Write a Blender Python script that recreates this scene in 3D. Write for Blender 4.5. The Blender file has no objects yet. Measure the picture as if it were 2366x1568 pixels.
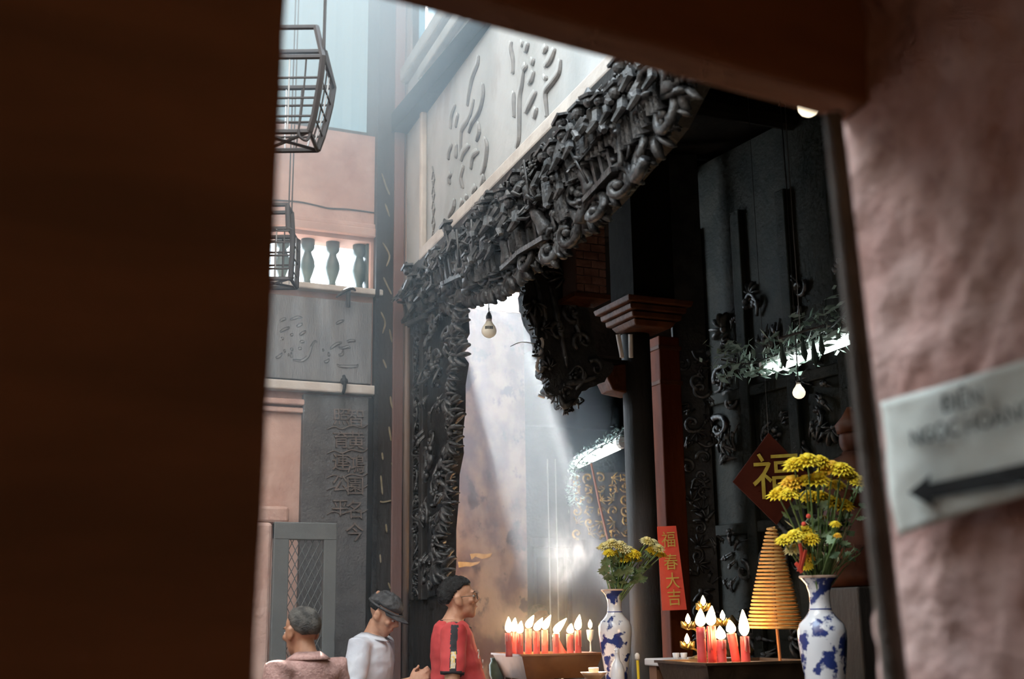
import bpy, bmesh, math, random
from math import sin, cos, pi, radians, tan, atan2, sqrt
from mathutils import Vector, Matrix, noise
from mathutils.bvhtree import BVHTree
random.seed(7)
sc = bpy.context.scene
COL = sc.collection

# ---------------------------------------------------------------- camera
F = 2800.0
YAW, PITCH, ROLL = radians(24), radians(13), radians(0.76)
CAM = Vector((0, 0, 1.5))
fw = Vector((sin(YAW)*cos(PITCH), cos(YAW)*cos(PITCH), sin(PITCH)))
r0 = Vector((cos(YAW), -sin(YAW), 0)); u0 = r0.cross(fw)
rt = (cos(ROLL)*r0 - sin(ROLL)*u0).normalized(); up = rt.cross(fw).normalized()
cd = bpy.data.cameras.new('camera'); cam = bpy.data.objects.new('camera', cd); COL.objects.link(cam)
M3 = Matrix((rt, up, -fw)).transposed()
cam.matrix_world = Matrix.Translation(CAM) @ M3.to_4x4()
cd.sensor_width = 36.0; cd.lens = F*36/2366; cd.clip_start = 0.05; cd.clip_end = 200
cd.dof.use_dof = True; cd.dof.focus_distance = 7.0; cd.dof.aperture_fstop = 2.2
sc.camera = cam

# ---------------------------------------------------------------- world, sun, exposure
SKY = (0.74, 0.88, 1.0); SKY_STRENGTH = 9.0; SUN_STRENGTH = 72.0; HAZE = (.015, .06, .22, .50); HAZE_HALL = 0.15
w = bpy.data.worlds.new('sky'); sc.world = w; w.use_nodes = True
bg = w.node_tree.nodes['Background']; bg.inputs[0].default_value = (*SKY, 1); bg.inputs[1].default_value = SKY_STRENGTH
SUNDIR = Vector((0.142, 0.707, 0.693)).normalized()          # towards the sun
sd = bpy.data.lights.new('sun', 'SUN'); sd.energy = SUN_STRENGTH; sd.angle = radians(1.2); sd.color = (1.0, 0.97, 0.92)
sun = bpy.data.objects.new('sun', sd); COL.objects.link(sun)
sun.rotation_euler = SUNDIR.to_track_quat('Z', 'Y').to_euler(); sun.location = (4, 16, 12)
vs = sc.view_settings
vs.view_transform = 'Standard'; vs.look = 'None'; vs.gamma = 1.0; vs.use_curve_mapping = False; vs.exposure = 0.22
sc.cycles.use_denoising = True
sc.cycles.use_adaptive_sampling = True; sc.cycles.adaptive_threshold = 0.04; sc.cycles.adaptive_min_samples = 12
sc.cycles.volume_step_rate = 2.0; sc.cycles.volume_max_steps = 128
sc.cycles.max_bounces = 5; sc.cycles.diffuse_bounces = 3; sc.cycles.glossy_bounces = 2
sc.cycles.transmission_bounces = 4; sc.cycles.volume_bounces = 1; sc.cycles.transparent_max_bounces = 8
sc.cycles.sample_clamp_indirect = 6.0; sc.cycles.caustics_reflective = False; sc.cycles.caustics_refractive = False

# ---------------------------------------------------------------- pixel helpers (a pixel gives a direction, the surface gives the distance)
def ray(px, py): return fw + rt*((px-1183)/F) + up*((784-py)/F)
def at(px, py, D): return CAM + ray(px, py)*D
def on_y(px, py, y): d = ray(px, py); return CAM + d*(y/d.y)
def on_x(px, py, x): d = ray(px, py); return CAM + d*(x/d.x)
def on_z(px, py, z): d = ray(px, py); return CAM + d*((z-CAM.z)/d.z)

# ---------------------------------------------------------------- materials
MATS = {}
def mat(name, color=(.5, .5, .5), rough=.7, color2=None, scale=6.0, bump=0.0, bscale=20.0, metal=0.0, spec=.5,
        emit=None, estr=0.0, contrast=(.4, .6), stretch=(1, 1, 1), color3=None, scale3=2.0, con3=(.55, .7), transl=None, detail=6, coat=0):
    if name in MATS: return MATS[name]
    m = bpy.data.materials.new(name); m.use_nodes = True; nt = m.node_tree; n = nt.nodes; L = nt.links
    b = n['Principled BSDF']
    b.inputs['Roughness'].default_value = rough; b.inputs['Metallic'].default_value = metal
    b.inputs['Specular IOR Level'].default_value = spec; b.inputs['Base Color'].default_value = (*color, 1)
    b.inputs['Coat Weight'].default_value = coat
    tc = mp = None
    def coords():
        nonlocal tc, mp
        if mp is None:
            tc = n.new('ShaderNodeTexCoord'); mp = n.new('ShaderNodeMapping')
            mp.inputs['Scale'].default_value = stretch
            g = n.new('ShaderNodeNewGeometry'); L.new(g.outputs['Position'], mp.inputs['Vector'])
        return mp.outputs['Vector']
    out = None
    if color2 is not None:
        t = n.new('ShaderNodeTexNoise'); t.inputs['Scale'].default_value = scale; t.inputs['Detail'].default_value = detail
        L.new(coords(), t.inputs['Vector'])
        rmp = n.new('ShaderNodeValToRGB'); rmp.color_ramp.elements[0].position = contrast[0]; rmp.color_ramp.elements[1].position = contrast[1]
        rmp.color_ramp.elements[0].color = (*color, 1); rmp.color_ramp.elements[1].color = (*color2, 1)
        L.new(t.outputs['Fac'], rmp.inputs['Fac']); out = rmp.outputs['Color']
    if color3 is not None:
        t = n.new('ShaderNodeTexNoise'); t.inputs['Scale'].default_value = scale3; t.inputs['Detail'].default_value = 8
        t.inputs['Roughness'].default_value = .65
        mp3 = n.new('ShaderNodeMapping'); mp3.inputs['Location'].default_value = (3.1, 7.7, 1.3); mp3.inputs['Scale'].default_value = stretch
        g3 = n.new('ShaderNodeNewGeometry'); L.new(g3.outputs['Position'], mp3.inputs['Vector']); L.new(mp3.outputs[0], t.inputs['Vector'])
        r3 = n.new('ShaderNodeValToRGB'); r3.color_ramp.elements[0].position = con3[0]; r3.color_ramp.elements[1].position = con3[1]
        L.new(t.outputs['Fac'], r3.inputs['Fac'])
        mx = n.new('ShaderNodeMix'); mx.data_type = 'RGBA'; L.new(r3.outputs['Color'], mx.inputs[0])
        if out is None: mx.inputs[6].default_value = (*color, 1)
        else: L.new(out, mx.inputs[6])
        mx.inputs[7].default_value = (*color3, 1); out = mx.outputs[2]
    if out is not None: L.new(out, b.inputs['Base Color'])
    if bump:
        t = n.new('ShaderNodeTexNoise'); t.inputs['Scale'].default_value = bscale; t.inputs['Detail'].default_value = 6
        L.new(coords(), t.inputs['Vector'])
        bp = n.new('ShaderNodeBump'); bp.inputs['Strength'].default_value = bump; bp.inputs['Distance'].default_value = .02
        L.new(t.outputs['Fac'], bp.inputs['Height']); L.new(bp.outputs['Normal'], b.inputs['Normal'])
    if emit is not None:
        b.inputs['Emission Color'].default_value = (*emit, 1); b.inputs['Emission Strength'].default_value = estr
    if transl is not None:
        tr = n.new('ShaderNodeBsdfTranslucent'); tr.inputs[0].default_value = (*transl[0], 1)
        ms = n.new('ShaderNodeMixShader'); ms.inputs[0].default_value = transl[1]
        L.new(b.outputs[0], ms.inputs[1]); L.new(tr.outputs[0], ms.inputs[2]); L.new(ms.outputs[0], n['Material Output'].inputs[0])
    MATS[name] = m; return m

def rgb(r, g, b): 
    f = lambda v: (v/255/12.92) if v <= 10 else ((v/255+.055)/1.055)**2.4
    return (f(r), f(g), f(b))

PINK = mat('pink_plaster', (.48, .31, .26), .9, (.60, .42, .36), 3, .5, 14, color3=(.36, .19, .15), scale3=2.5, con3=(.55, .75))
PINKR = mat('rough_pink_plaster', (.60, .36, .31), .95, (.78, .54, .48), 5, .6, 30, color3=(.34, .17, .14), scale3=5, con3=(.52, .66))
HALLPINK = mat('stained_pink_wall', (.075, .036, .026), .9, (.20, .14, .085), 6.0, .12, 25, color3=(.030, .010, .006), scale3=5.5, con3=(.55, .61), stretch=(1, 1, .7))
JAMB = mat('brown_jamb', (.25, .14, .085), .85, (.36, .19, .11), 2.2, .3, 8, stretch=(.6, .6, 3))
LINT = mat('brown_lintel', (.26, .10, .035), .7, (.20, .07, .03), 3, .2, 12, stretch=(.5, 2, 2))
WOOD = mat('blackened_wood', (.018, .018, .019), .5, (.034, .034, .034), 9, .25, 40, spec=.25)
WOOD2 = mat('dark_wood_board', (.026, .024, .022), .6, (.04, .034, .03), 4, .2, 30, stretch=(1, 1, .3), spec=.25)
CARVE = mat('carved_blackened_wood', (.014, .0145, .0155), .32, (.075, .076, .076), 14, .3, 60)
STONE = mat('grey_stone_plaque', (.155, .16, .165), .7, (.21, .215, .22), 7, .35, 70, color3=(.13, .085, .085), scale3=1.6, con3=(.6, .75), stretch=(1.5, 1.5, .35))
PALE = mat('pale_plaque', (.36, .385, .385), .75, (.48, .50, .50), 2.2, .25, 30, color3=(.27, .245, .225), scale3=1.4, con3=(.56, .72), stretch=(1, .8, .5))
TRIMW = mat('worn_trim', (.48, .44, .40), .7, (.60, .56, .51), 5, .2, 30)
TRIMB = mat('brown_trim', (.15, .085, .075), .6, (.19, .11, .095), 5, .2, 30, stretch=(1, 1, .2))
GATE = mat('grey_painted_steel', (.11, .12, .12), .5, (.13, .14, .14), 3, .1, 50)
FLOORM = mat('floor_tile', (.085, .06, .045), .6, (.12, .085, .065), 3, .2, 20)
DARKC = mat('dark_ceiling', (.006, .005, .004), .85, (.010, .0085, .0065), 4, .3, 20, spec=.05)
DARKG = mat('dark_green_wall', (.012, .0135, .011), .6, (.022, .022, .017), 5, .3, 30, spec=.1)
FRONTP = mat('dark_plaster', (.09, .085, .08), .9, (.12, .115, .11), 3, .3, 14)  # kept dark so the sunlit front wall bounces less onto the plaque
GREYP = mat('grey_plaster', (.62, .62, .62), .9, (.70, .70, .69), 3, .3, 14)
REDW = mat('red_brown_pillar', (.13, .030, .009), .55, (.085, .018, .006), 6, .25, 30, stretch=(1, 1, .25), spec=.08)
REDC = mat('red_brown_capital', (.09, .027, .008), .6, (.055, .016, .005), 10, .3, 30, spec=.2)
BRASS = mat('brass_tray', (.34, .13, .04), .4, (.24, .085, .025), 6, .1, 20, metal=.35)
GOLD = mat('gilded_carving', (.45, .30, .07), .4, (.16, .10, .03), 22, .6, 30, metal=.6)
WAXR = mat('red_wax', (.62, .055, .05), .45, (.70, .10, .09), 12, .15, 40)
FLAME = mat('candle_flame', (1, .8, .5), 1, emit=(1.0, .62, .28), estr=45)
WICK = mat('wick', (.02, .015, .01), 1)
TUBE = mat('fluorescent_tube', (.9, .95, .95), .5, emit=(.86, 1.0, .95), estr=8)
WHITEP = mat('white_painted_metal', (.6, .62, .62), .5)
BLACK = mat('black_plastic', (.015, .015, .015), .4)
BULB = mat('frosted_bulb', (.85, .80, .66), .25, emit=(1, .9, .7), estr=.10)
BULBON = mat('lit_bulb', (.9, .85, .75), .4, emit=(1, .84, .62), estr=1.0)
PORC = mat('porcelain_white', (.80, .80, .82), .18, (.70, .71, .75), 4, 0, coat=.5)
WIRE = mat('rusty_wire', (.035, .028, .026), .5)
LWIRE = mat('pale_wire', (.45, .45, .45), .4, metal=.4)
STEM = mat('flower_stem', (.12, .22, .06), .6, (.20, .32, .12), 20)
LEAF = mat('flower_leaf', (.13, .22, .10), .55, (.28, .40, .24), 15)
YEL = mat('yellow_petals', (.86, .60, .02), .6, (.95, .78, .06), 25)
YELO = mat('orange_yellow_petals', (.85, .42, .03), .6, (.92, .62, .05), 25)
YELP = mat('pale_yellow_petals', (.90, .76, .24), .6, (.96, .90, .52), 25)
REDP = mat('red_paper', (.82, .085, .05), .7, (.88, .12, .07), 8)
REDD = mat('dark_red_paper', (.055, .010, .006), .8, (.07, .014, .008), 8, spec=.15)
GOLDP = mat('gold_print', (.62, .42, .08), .5, (.70, .52, .12), 20)
PAPER = mat('white_paper', (.84, .87, .80), .8, (.74, .77, .70), 6, .25, 12)
INK = mat('black_ink', (.02, .022, .022), .8)
INKG = mat('faded_ink', (.13, .14, .13), .8)
BALU = mat('glazed_baluster', (.05, .085, .085), .35, (.08, .12, .12), 10, .1, 30)
COIL = mat('incense_coil', (.60, .30, .08), .7, (.68, .38, .12), 20, .3, 80)
SHEET = mat('translucent_roof_sheet', (.13, .22, .28), .6, transl=((.40, .72, .92), .024))

# ---------------------------------------------------------------- mesh builder
class MB:
    def __init__(s): s.v = []; s.f = []; s.mi = []; s.cur = 0
    def add(s, vs_, fs_, M=None):
        o = len(s.v)
        s.v += [tuple(M @ Vector(p)) if M else tuple(p) for p in vs_]
        s.f += [tuple(i+o for i in f) for f in fs_]; s.mi += [s.cur]*len(fs_); return s
    def box(s, a, b, M=None):
        x0, y0, z0 = a; x1, y1, z1 = b
        return s.add([(x0,y0,z0),(x1,y0,z0),(x1,y1,z0),(x0,y1,z0),(x0,y0,z1),(x1,y0,z1),(x1,y1,z1),(x0,y1,z1)],
              [(0,3,2,1),(4,5,6,7),(0,1,5,4),(1,2,6,5),(2,3,7,6),(3,0,4,7)], M)
    def frustum(s, c, z0, z1, w0, d0, w1, d1, M=None):
        x, y = c
        return s.add([(x-w0,y-d0,z0),(x+w0,y-d0,z0),(x+w0,y+d0,z0),(x-w0,y+d0,z0),(x-w1,y-d1,z1),(x+w1,y-d1,z1),(x+w1,y+d1,z1),(x-w1,y+d1,z1)],
              [(0,3,2,1),(4,5,6,7),(0,1,5,4),(1,2,6,5),(2,3,7,6),(3,0,4,7)], M)
    def lathe(s, prof, n=24, M=None, caps=True):
        vv = []; ff = []
        for r, z in prof:
            for i in range(n): a = 2*pi*i/n; vv.append((r*cos(a), r*sin(a), z))
        for k in range(len(prof)-1):
            for i in range(n):
                j = (i+1) % n; ff.append((k*n+i, k*n+j, (k+1)*n+j, (k+1)*n+i))
        if caps:
            ff.append(tuple(range(n-1, -1, -1))); ff.append(tuple((len(prof)-1)*n+i for i in range(n)))
        return s.add(vv, ff, M)
    def ell(s, c, r, n=12, m=8, M=None):
        vv = [(c[0], c[1], c[2]-r[2])]; ff = []
        for k in range(1, m):
            t = -pi/2 + pi*k/m
            for i in range(n): a = 2*pi*i/n; vv.append((c[0]+r[0]*cos(t)*cos(a), c[1]+r[1]*cos(t)*sin(a), c[2]+r[2]*sin(t)))
        vv.append((c[0], c[1], c[2]+r[2])); top = len(vv)-1
        for i in range(n):
            j = (i+1) % n; ff.append((0, 1+j, 1+i)); ff.append((top, 1+(m-2)*n+i, 1+(m-2)*n+j))
        for k in range(m-2):
            for i in range(n):
                j = (i+1) % n; a = 1+k*n; ff.append((a+i, a+j, a+n+j, a+n+i))
        return s.add(vv, ff, M)
    def tube(s, pts, rad, n=8, M=None, flat=1.0, ref=None):
        P = [Vector(p) for p in pts]; N = len(P)
        R = rad if isinstance(rad, (list, tuple)) else [rad]*N
        T = [(P[min(i+1, N-1)]-P[max(i-1, 0)]).normalized() for i in range(N)]
        x = Vector(ref) if ref else (Vector((0, 0, 1)) if abs(T[0].z) < .9 else Vector((1, 0, 0)))
        x = (x - T[0]*x.dot(T[0])).normalized(); vv = []; ff = []
        for i in range(N):
            x = x - T[i]*x.dot(T[i])
            x = x.normalized() if x.length > 1e-6 else T[i].orthogonal().normalized()
            y = T[i].cross(x)
            for k in range(n):
                a = 2*pi*k/n; vv.append(P[i] + x*(R[i]*cos(a)) + y*(R[i]*flat*sin(a)))
        for i in range(N-1):
            for k in range(n):
                j = (k+1) % n; ff.append((i*n+k, i*n+j, (i+1)*n+j, (i+1)*n+k))
        ff.append(tuple(range(n-1, -1, -1))); ff.append(tuple((N-1)*n+k for k in range(n)))
        return s.add(vv, ff, M)
    def loft(s, rings, M=None):
        n = len(rings[0]); vv = [p for r in rings for p in r]; ff = []
        for k in range(len(rings)-1):
            for i in range(n):
                j = (i+1) % n; ff.append((k*n+i, k*n+j, (k+1)*n+j, (k+1)*n+i))
        ff.append(tuple(range(n-1, -1, -1))); ff.append(tuple((len(rings)-1)*n+i for i in range(n)))
        return s.add(vv, ff, M)
    def prism(s, poly, d, M=None):
        """poly: 3D points in a plane, d: extrusion vector"""
        n = len(poly); d = Vector(d); vv = [Vector(p) for p in poly]; vv += [p+d for p in vv]
        ff = [tuple(range(n-1, -1, -1)), tuple(range(n, 2*n))]
        for i in range(n): j = (i+1) % n; ff.append((i, j, n+j, n+i))
        return s.add(vv, ff, M)
    def mesh(s, name):
        me = bpy.data.meshes.new(name); me.from_pydata([tuple(p) for p in s.v], [], s.f)
        bm = bmesh.new(); bm.from_mesh(me); bmesh.ops.recalc_face_normals(bm, faces=bm.faces); bm.to_mesh(me); bm.free()
        return me
    def build(s, name, m, parent=None, smooth=False, bevel=0, loc=None):
        me = s.mesh(name); o = bpy.data.objects.new(name, me); COL.objects.link(o)
        for mm in (m if isinstance(m, list) else [m]): me.materials.append(mm)
        if isinstance(m, list):
            for p, i in zip(me.polygons, s.mi): p.material_index = i
        if smooth: 
            for p in me.polygons: p.use_smooth = True
        if loc is not None:
            me.transform(Matrix.Translation(-Vector(loc))); o.location = loc
        if parent: setpar(o, parent)
        if bevel:
            b = o.modifiers.new('bevel', 'BEVEL'); b.width = bevel; b.segments = 2; b.limit_method = 'ANGLE'
        return o
def setpar(o, p):
    """geometry is in world space: keep it there"""
    o.parent = p; o.matrix_parent_inverse = wm(p).inverted()
def wm(o):
    m = o.matrix_basis.copy()
    if o.parent: m = wm(o.parent) @ o.matrix_parent_inverse @ m
    return m
def empty(name, loc, rz=0, label=None, cat=None, group=None):
    e = bpy.data.objects.new(name, None); COL.objects.link(e); e.location = loc; e.rotation_euler = (0, 0, rz); e.empty_display_size = .1
    if label: tag(e, label, cat, group)
    return e
def tag(o, label=None, cat=None, group=None, kind=None):
    if label: o['label'] = label
    if cat: o['category'] = cat
    if group: o['group'] = group
    if kind: o['kind'] = kind
    return o
def struct(o, label, cat): return tag(o, label, cat, kind='structure')
def inst(name, me, parent, M, world=True):
    """object sharing mesh data, placed by a world matrix M"""
    o = bpy.data.objects.new(name, me); COL.objects.link(o)
    if parent:
        o.parent = parent; o.matrix_parent_inverse = wm(parent).inverted()
    o.matrix_basis = M
    return o
def smooth_me(me):
    for p in me.polygons: p.use_smooth = True
    return me
def catmull(pts, n=6):
    P = [Vector(p) for p in pts]; out = []
    for i in range(len(P)-1):
        a, b, c, d = P[max(i-1, 0)], P[i], P[i+1], P[min(i+2, len(P)-1)]
        for k in range(n):
            t = k/n
            out.append(.5*((2*b)+(c-a)*t+(2*a-5*b+4*c-d)*t*t+(3*b-a-3*c+d)*t**3))
    out.append(P[-1]); return out
def text_mesh(body, size, depth, name='text', align='CENTER', shear=0.0):
    cu = bpy.data.curves.new(name, 'FONT'); cu.body = body; cu.size = size; cu.extrude = depth; cu.align_x = align; cu.align_y = 'CENTER'; cu.shear = shear
    cu.resolution_u = 3
    o = bpy.data.objects.new(name, cu); COL.objects.link(o)
    dg = bpy.context.evaluated_depsgraph_get(); me = bpy.data.meshes.new_from_object(o.evaluated_get(dg))
    bpy.data.objects.remove(o); bpy.data.curves.remove(cu); me.materials.clear(); return me
def basis(o, x, y, z=None):
    x = Vector(x).normalized(); y = Vector(y); y = (y-x*y.dot(x)).normalized(); z = x.cross(y)
    return Matrix.Translation(Vector(o)) @ Matrix((x, y, z)).transposed().to_4x4()
def remesh(mb, name, voxel, smooth=3):
    me = mb.mesh(name); o = bpy.data.objects.new(name, me); COL.objects.link(o)
    r = o.modifiers.new('r', 'REMESH'); r.mode = 'VOXEL'; r.voxel_size = voxel
    if smooth:
        k = o.modifiers.new('s', 'SMOOTH'); k.iterations = smooth; k.factor = .5
    dg = bpy.context.evaluated_depsgraph_get(); m2 = bpy.data.meshes.new_from_object(o.evaluated_get(dg))
    bpy.data.objects.remove(o); bpy.data.meshes.remove(me); m2.name = name
    for p in m2.polygons: p.use_smooth = True
    return m2
# ================================================================ STRUCTURE
# --- lintel line between courtyard and hall: runs from the pillar towards the camera, slightly skew
LA = radians(3.7); L0 = Vector((2.75, 7.95, 0))
S_ = Vector((-sin(LA), -cos(LA), 0)); N_ = Vector((-cos(LA), sin(LA), 0)); Z_ = Vector((0, 0, 1))
def lin(s, z, n=0): return L0 + S_*s + N_*n + Z_*z
def on_lin(px, py, n=0.0):
    d = ray(px, py); o = L0+N_*n; t = (o-CAM).dot(N_)/d.dot(N_); p = CAM+d*t
    q = p-o; return q.dot(S_), p.z
LM = basis(L0, S_, Z_)        # local x = s, local y = z, local z = S x Z
if LM.to_3x3().col[2].dot(N_) < 0: LM = basis(L0, S_, Z_)
def LP(s, z, n=0): return lin(s, z, n)
def lbox(mb, s0, s1, z0, z1, n0, n1):
    c = [lin(s, z, n) for z in (z0, z1) for (s, n) in ((s0, n0), (s1, n0), (s1, n1), (s0, n1))]
    mb.add(c, [(0,3,2,1),(4,5,6,7),(0,1,5,4),(1,2,6,5),(2,3,7,6),(3,0,4,7)]); return mb

YD = 1.66        # far face of the doorway
WR = 1.40        # right corridor wall
HY = 9.6         # pink hall wall
HXE = on_y(1215, 1100, HY).x      # its right end
HZT = on_y(1130, 712, HY).z       # its top
HXL = on_y(1040, 712, HY).x

struct(MB().box((-3, -2.4, -.1), (9.6, 14.2, 0)).build('floor', FLOORM), 'worn brown tiled floor of the temple', 'floor')
# corridor round the camera
def bumpy(a, b, nu, nv, axis, amp, seedv, name, m, jag=None):
    """plaster slab face as a displaced grid with thickness; a,b opposite corners of the face, axis = normal axis index"""
    mb = MB(); ax = [i for i in range(3) if i != axis]; u_, v_ = ax
    vv = []
    for j in range(nv+1):
        for i in range(nu+1):
            p = [0, 0, 0]; p[u_] = a[u_]+(b[u_]-a[u_])*i/nu; p[v_] = a[v_]+(b[v_]-a[v_])*j/nv; p[axis] = a[axis]
            q = Vector(p)*3.0+Vector((seedv, 0, 0))
            d = noise.noise(q)*.25+noise.noise(q*2.7)*.45+noise.noise(q*6)*.40+abs(noise.noise(q*4.1))*.3
            p[axis] += amp*d
            vv.append(tuple(p))
    ff = []
    W = nu+1
    for j in range(nv):
        for i in range(nu): ff.append((j*W+i, j*W+i+1, (j+1)*W+i+1, (j+1)*W+i))
    # closing back
    o = len(vv); bk = [list(vv[k]) for k in (0, nu, nv*W+nu, nv*W)]
    for k in bk: k[axis] = b[axis]
    vv += [tuple(k) for k in bk]
    ff.append((o, o+1, o+2, o+3))
    ff.append(tuple([j for j in range(nu+1)]+[o+1, o])); ff.append(tuple([nv*W+j for j in range(nu+1)]+[o+2, o+3]))
    ff.append(tuple([j*W for j in range(nv+1)]+[o+3, o])); ff.append(tuple([j*W+nu for j in range(nv+1)]+[o+2, o+1]))
    mb.add(vv, ff); return mb.build(name, m, smooth=False)
wr = bumpy((WR, -2.2, 0), (WR+.3, YD, 2.98), 240, 150, 0, .034, 3.3, 'wall_right', PINKR)
for p in wr.data.polygons: p.use_smooth = len(p.vertices) == 4
struct(wr, 'rough pink plaster wall running towards the viewer on the right', 'wall')
# left jamb wall: right edge wavy
mb = MB(); poly = []
for k in range(41):
    z = 2.98*k/40; x = .341 + .013*(z-1.43)/.94 + .006*noise.noise(Vector((0, 0, z*5))) + .003*noise.noise(Vector((3, 0, z*14)))
    poly.append((x, 1.575, z))
mb.prism(poly+[(-1.6, 1.575, 2.98), (-1.6, 1.575, 0)], (0, .16, 0))
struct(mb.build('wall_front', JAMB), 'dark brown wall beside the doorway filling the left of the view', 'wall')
mb = MB(); zq = lambda x: 2.418-(x-.92)*.068
mb.prism([(.25, 1.572, zq(.25)), (WR+.02, 1.572, zq(WR+.02)), (WR+.02, 1.572, 2.98), (.25, 1.572, 2.98)], (0, YD-1.572, 0))
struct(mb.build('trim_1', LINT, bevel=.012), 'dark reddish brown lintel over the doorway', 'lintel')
struct(MB().box((-3, YD+.01, 2.62), (2.7, 1.74, 7.2)).box((-3, YD+.075, 0), (.2, 1.95, 2.7)).box((WR+.3, YD-.02, 0), (2.7, 1.9, 2.7)).build('wall_courtyard_front', FRONTP), 'plastered courtyard wall above the doorway', 'wall')
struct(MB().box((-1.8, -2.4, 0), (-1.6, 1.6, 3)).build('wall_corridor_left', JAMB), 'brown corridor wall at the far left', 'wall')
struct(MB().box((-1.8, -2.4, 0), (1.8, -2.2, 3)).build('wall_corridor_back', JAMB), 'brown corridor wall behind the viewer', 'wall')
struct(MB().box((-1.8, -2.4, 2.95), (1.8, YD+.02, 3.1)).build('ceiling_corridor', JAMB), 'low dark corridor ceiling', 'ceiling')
struct(MB().box((.3, 1.16, 2.70), (WR+.01, 1.36, 2.96)).build('trim_2', LINT, bevel=.01), 'dark brown beam across the corridor ceiling', 'beam')

# courtyard back wall with the balustrade opening
YB = 8.05
bx0, bx1 = on_y(560, 600, YB).x, on_y(856, 600, YB).x
bz0, bz1 = on_y(760, 664, YB).z, on_y(760, 548, YB).z
WT = 4.98
mb = MB()
mb.box((-2.6, YB, 0), (2.9, YB+.22, bz0)).box((-2.6, YB, bz1), (2.62, YB+.22, WT)).box((-2.6, YB, bz0), (bx0, YB+.22, bz1)).box((bx1, YB, bz0), (2.62, YB+.22, bz1))
wb = struct(mb.build('wall_back', PINK), 'pink plaster wall at the back of the courtyard', 'wall')
MB().box((-2.6, YB-.05, bz1+.03), (2.54, YB, bz1+.09)).box((-2.6, YB-.03, bz1+.09), (2.54, YB, bz1+.13)).build('moulding', PINK, wb, bevel=.008)
MB().box((-2.6, YB-.09, bz0-.045), (2.55, YB, bz0)).build('balustrade_sill', TRIMW, wb, bevel=.01)
zl = on_y(740, 895, YB).z
MB().box((-2.6, YB-.10, zl-.045), (2.52, YB, zl+.02)).build('ledge', TRIMW, wb, bevel=.01)
x0 = on_y(700, 1000, YB).x
MB().box((-2.6, YB-.06, zl-.14), (x0, YB, zl-.10)).box((-2.6, YB-.04, zl-.19), (x0, YB, zl-.155)).build('pilaster_moulding', PINK, wb, bevel=.008)
zc = on_y(640, 1188, YB-.1).z
MB().box((-2.6, YB-.16, zc-.06), (on_y(664, 1188, YB-.1).x, YB, zc+.05)).build('wall_block', PINK, wb, bevel=.02)
# crack / cable across the wall
pts = [on_y(x, y, YB-.004) for x, y in ((630, 462), (690, 466), (730, 474), (760, 481), (800, 483), (835, 487), (875, 493))]
MB().tube(catmull(pts, 4), .006, 5).build('cable', WIRE, wb)
# clerestory sheets and courtyard roof, added to hold back the direct sun
def sheets(name, f, n, L, lab):
    mb = MB(); K = 14*n; vv = []; ff = []
    for k in range(K+1):
        d = .004*cos(pi*k)
        for h in (0, 1): vv.append(f(k/K, h, d))
    for k in range(K): ff.append((2*k, 2*k+2, 2*k+3, 2*k+1))
    mb.add(vv, ff); o = mb.build(name, SHEET); return struct(o, lab, 'roof panel')
ZR = 7.0
sheets('sun_sheet_1', lambda t, h, d: (-2.6+5.6*t, YB+.30+d, WT-.06+(ZR-WT+.1)*h), 6, 0, 'pale corrugated translucent sheets added above the back wall to hold back the sun')
sheets('sun_sheet_2', lambda t, h, d: tuple(lin(-.6+6.9*t, 5.50+1.56*h, -.30+d)), 6, 0, 'pale corrugated translucent sheets added above the carved lintel to hold back the sun')
struct(MB().box((-3, 6.3, ZR), (3.2, YB+.5, ZR+.02)).build('ceiling_courtyard', SHEET), 'unseen translucent roof over the back of the courtyard, sized to block the sun', 'roof')
struct(MB().box((-3.0, 1.8, 0), (-2.6, YB+.3, ZR+.1)).build('wall_left', GREYP), 'pale grey courtyard wall out of sight on the left', 'wall')  # unseen wall set pale to bounce daylight through the doorway
rb = empty('trim_3', (2.0, YB+.26, WT)); struct(rb, 'roof battens in front of the pale sheets', 'batten')
for k, z in enumerate((5.03, 6.5)):
    MB().box((-2.6, YB+.2, z), (2.9, YB+.27, z+.06)).build('batten', WOOD2, rb)
for k, x in enumerate((.9,)):
    MB().box((x, YB+.14, WT), (x+.08, YB+.2, ZR)).build('post', WOOD2, rb)

# hall
ZOP = HZT+.50
mb = MB(); mb.box((2.95, HY, 0), (HXE, HY+.25, HZT)).box((2.95, HY, HZT), (HXL, HY+.25, 5.0)).box((HXL, HY+.18, ZOP), (HXE, HY+.25, 5.0))
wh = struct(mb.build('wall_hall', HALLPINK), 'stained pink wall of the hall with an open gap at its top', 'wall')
MB().box((HXL, HY-.03, HZT-.02), (on_y(1206, 712, HY).x, HY+.28, HZT)).build('sill', TRIMW, wh)
HXR = on_y(1206, 712, HY).x
MB().box((HXR, HY-.02, HZT), (HXR+.10, HY+.25, 5.0)).build('reveal_post', PINK, wh)
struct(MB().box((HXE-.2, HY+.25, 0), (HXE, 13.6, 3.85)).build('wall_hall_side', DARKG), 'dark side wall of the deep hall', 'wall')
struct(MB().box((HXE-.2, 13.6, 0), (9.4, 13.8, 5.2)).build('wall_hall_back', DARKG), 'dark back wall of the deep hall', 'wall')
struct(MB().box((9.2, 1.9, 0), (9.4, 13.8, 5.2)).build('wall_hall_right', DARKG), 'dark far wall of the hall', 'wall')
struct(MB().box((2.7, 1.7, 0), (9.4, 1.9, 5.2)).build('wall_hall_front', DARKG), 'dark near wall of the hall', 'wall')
mb = MB(); mb.box((2.6, 1.7, 5.0), (9.4, HY+.25, 5.15)).box((HXE-.2, HY+.25, 3.85), (9.4, 13.8, 4.0)).box((HXR+.10, HY, 3.85), (9.4, HY+.25, 5.15))
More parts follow.
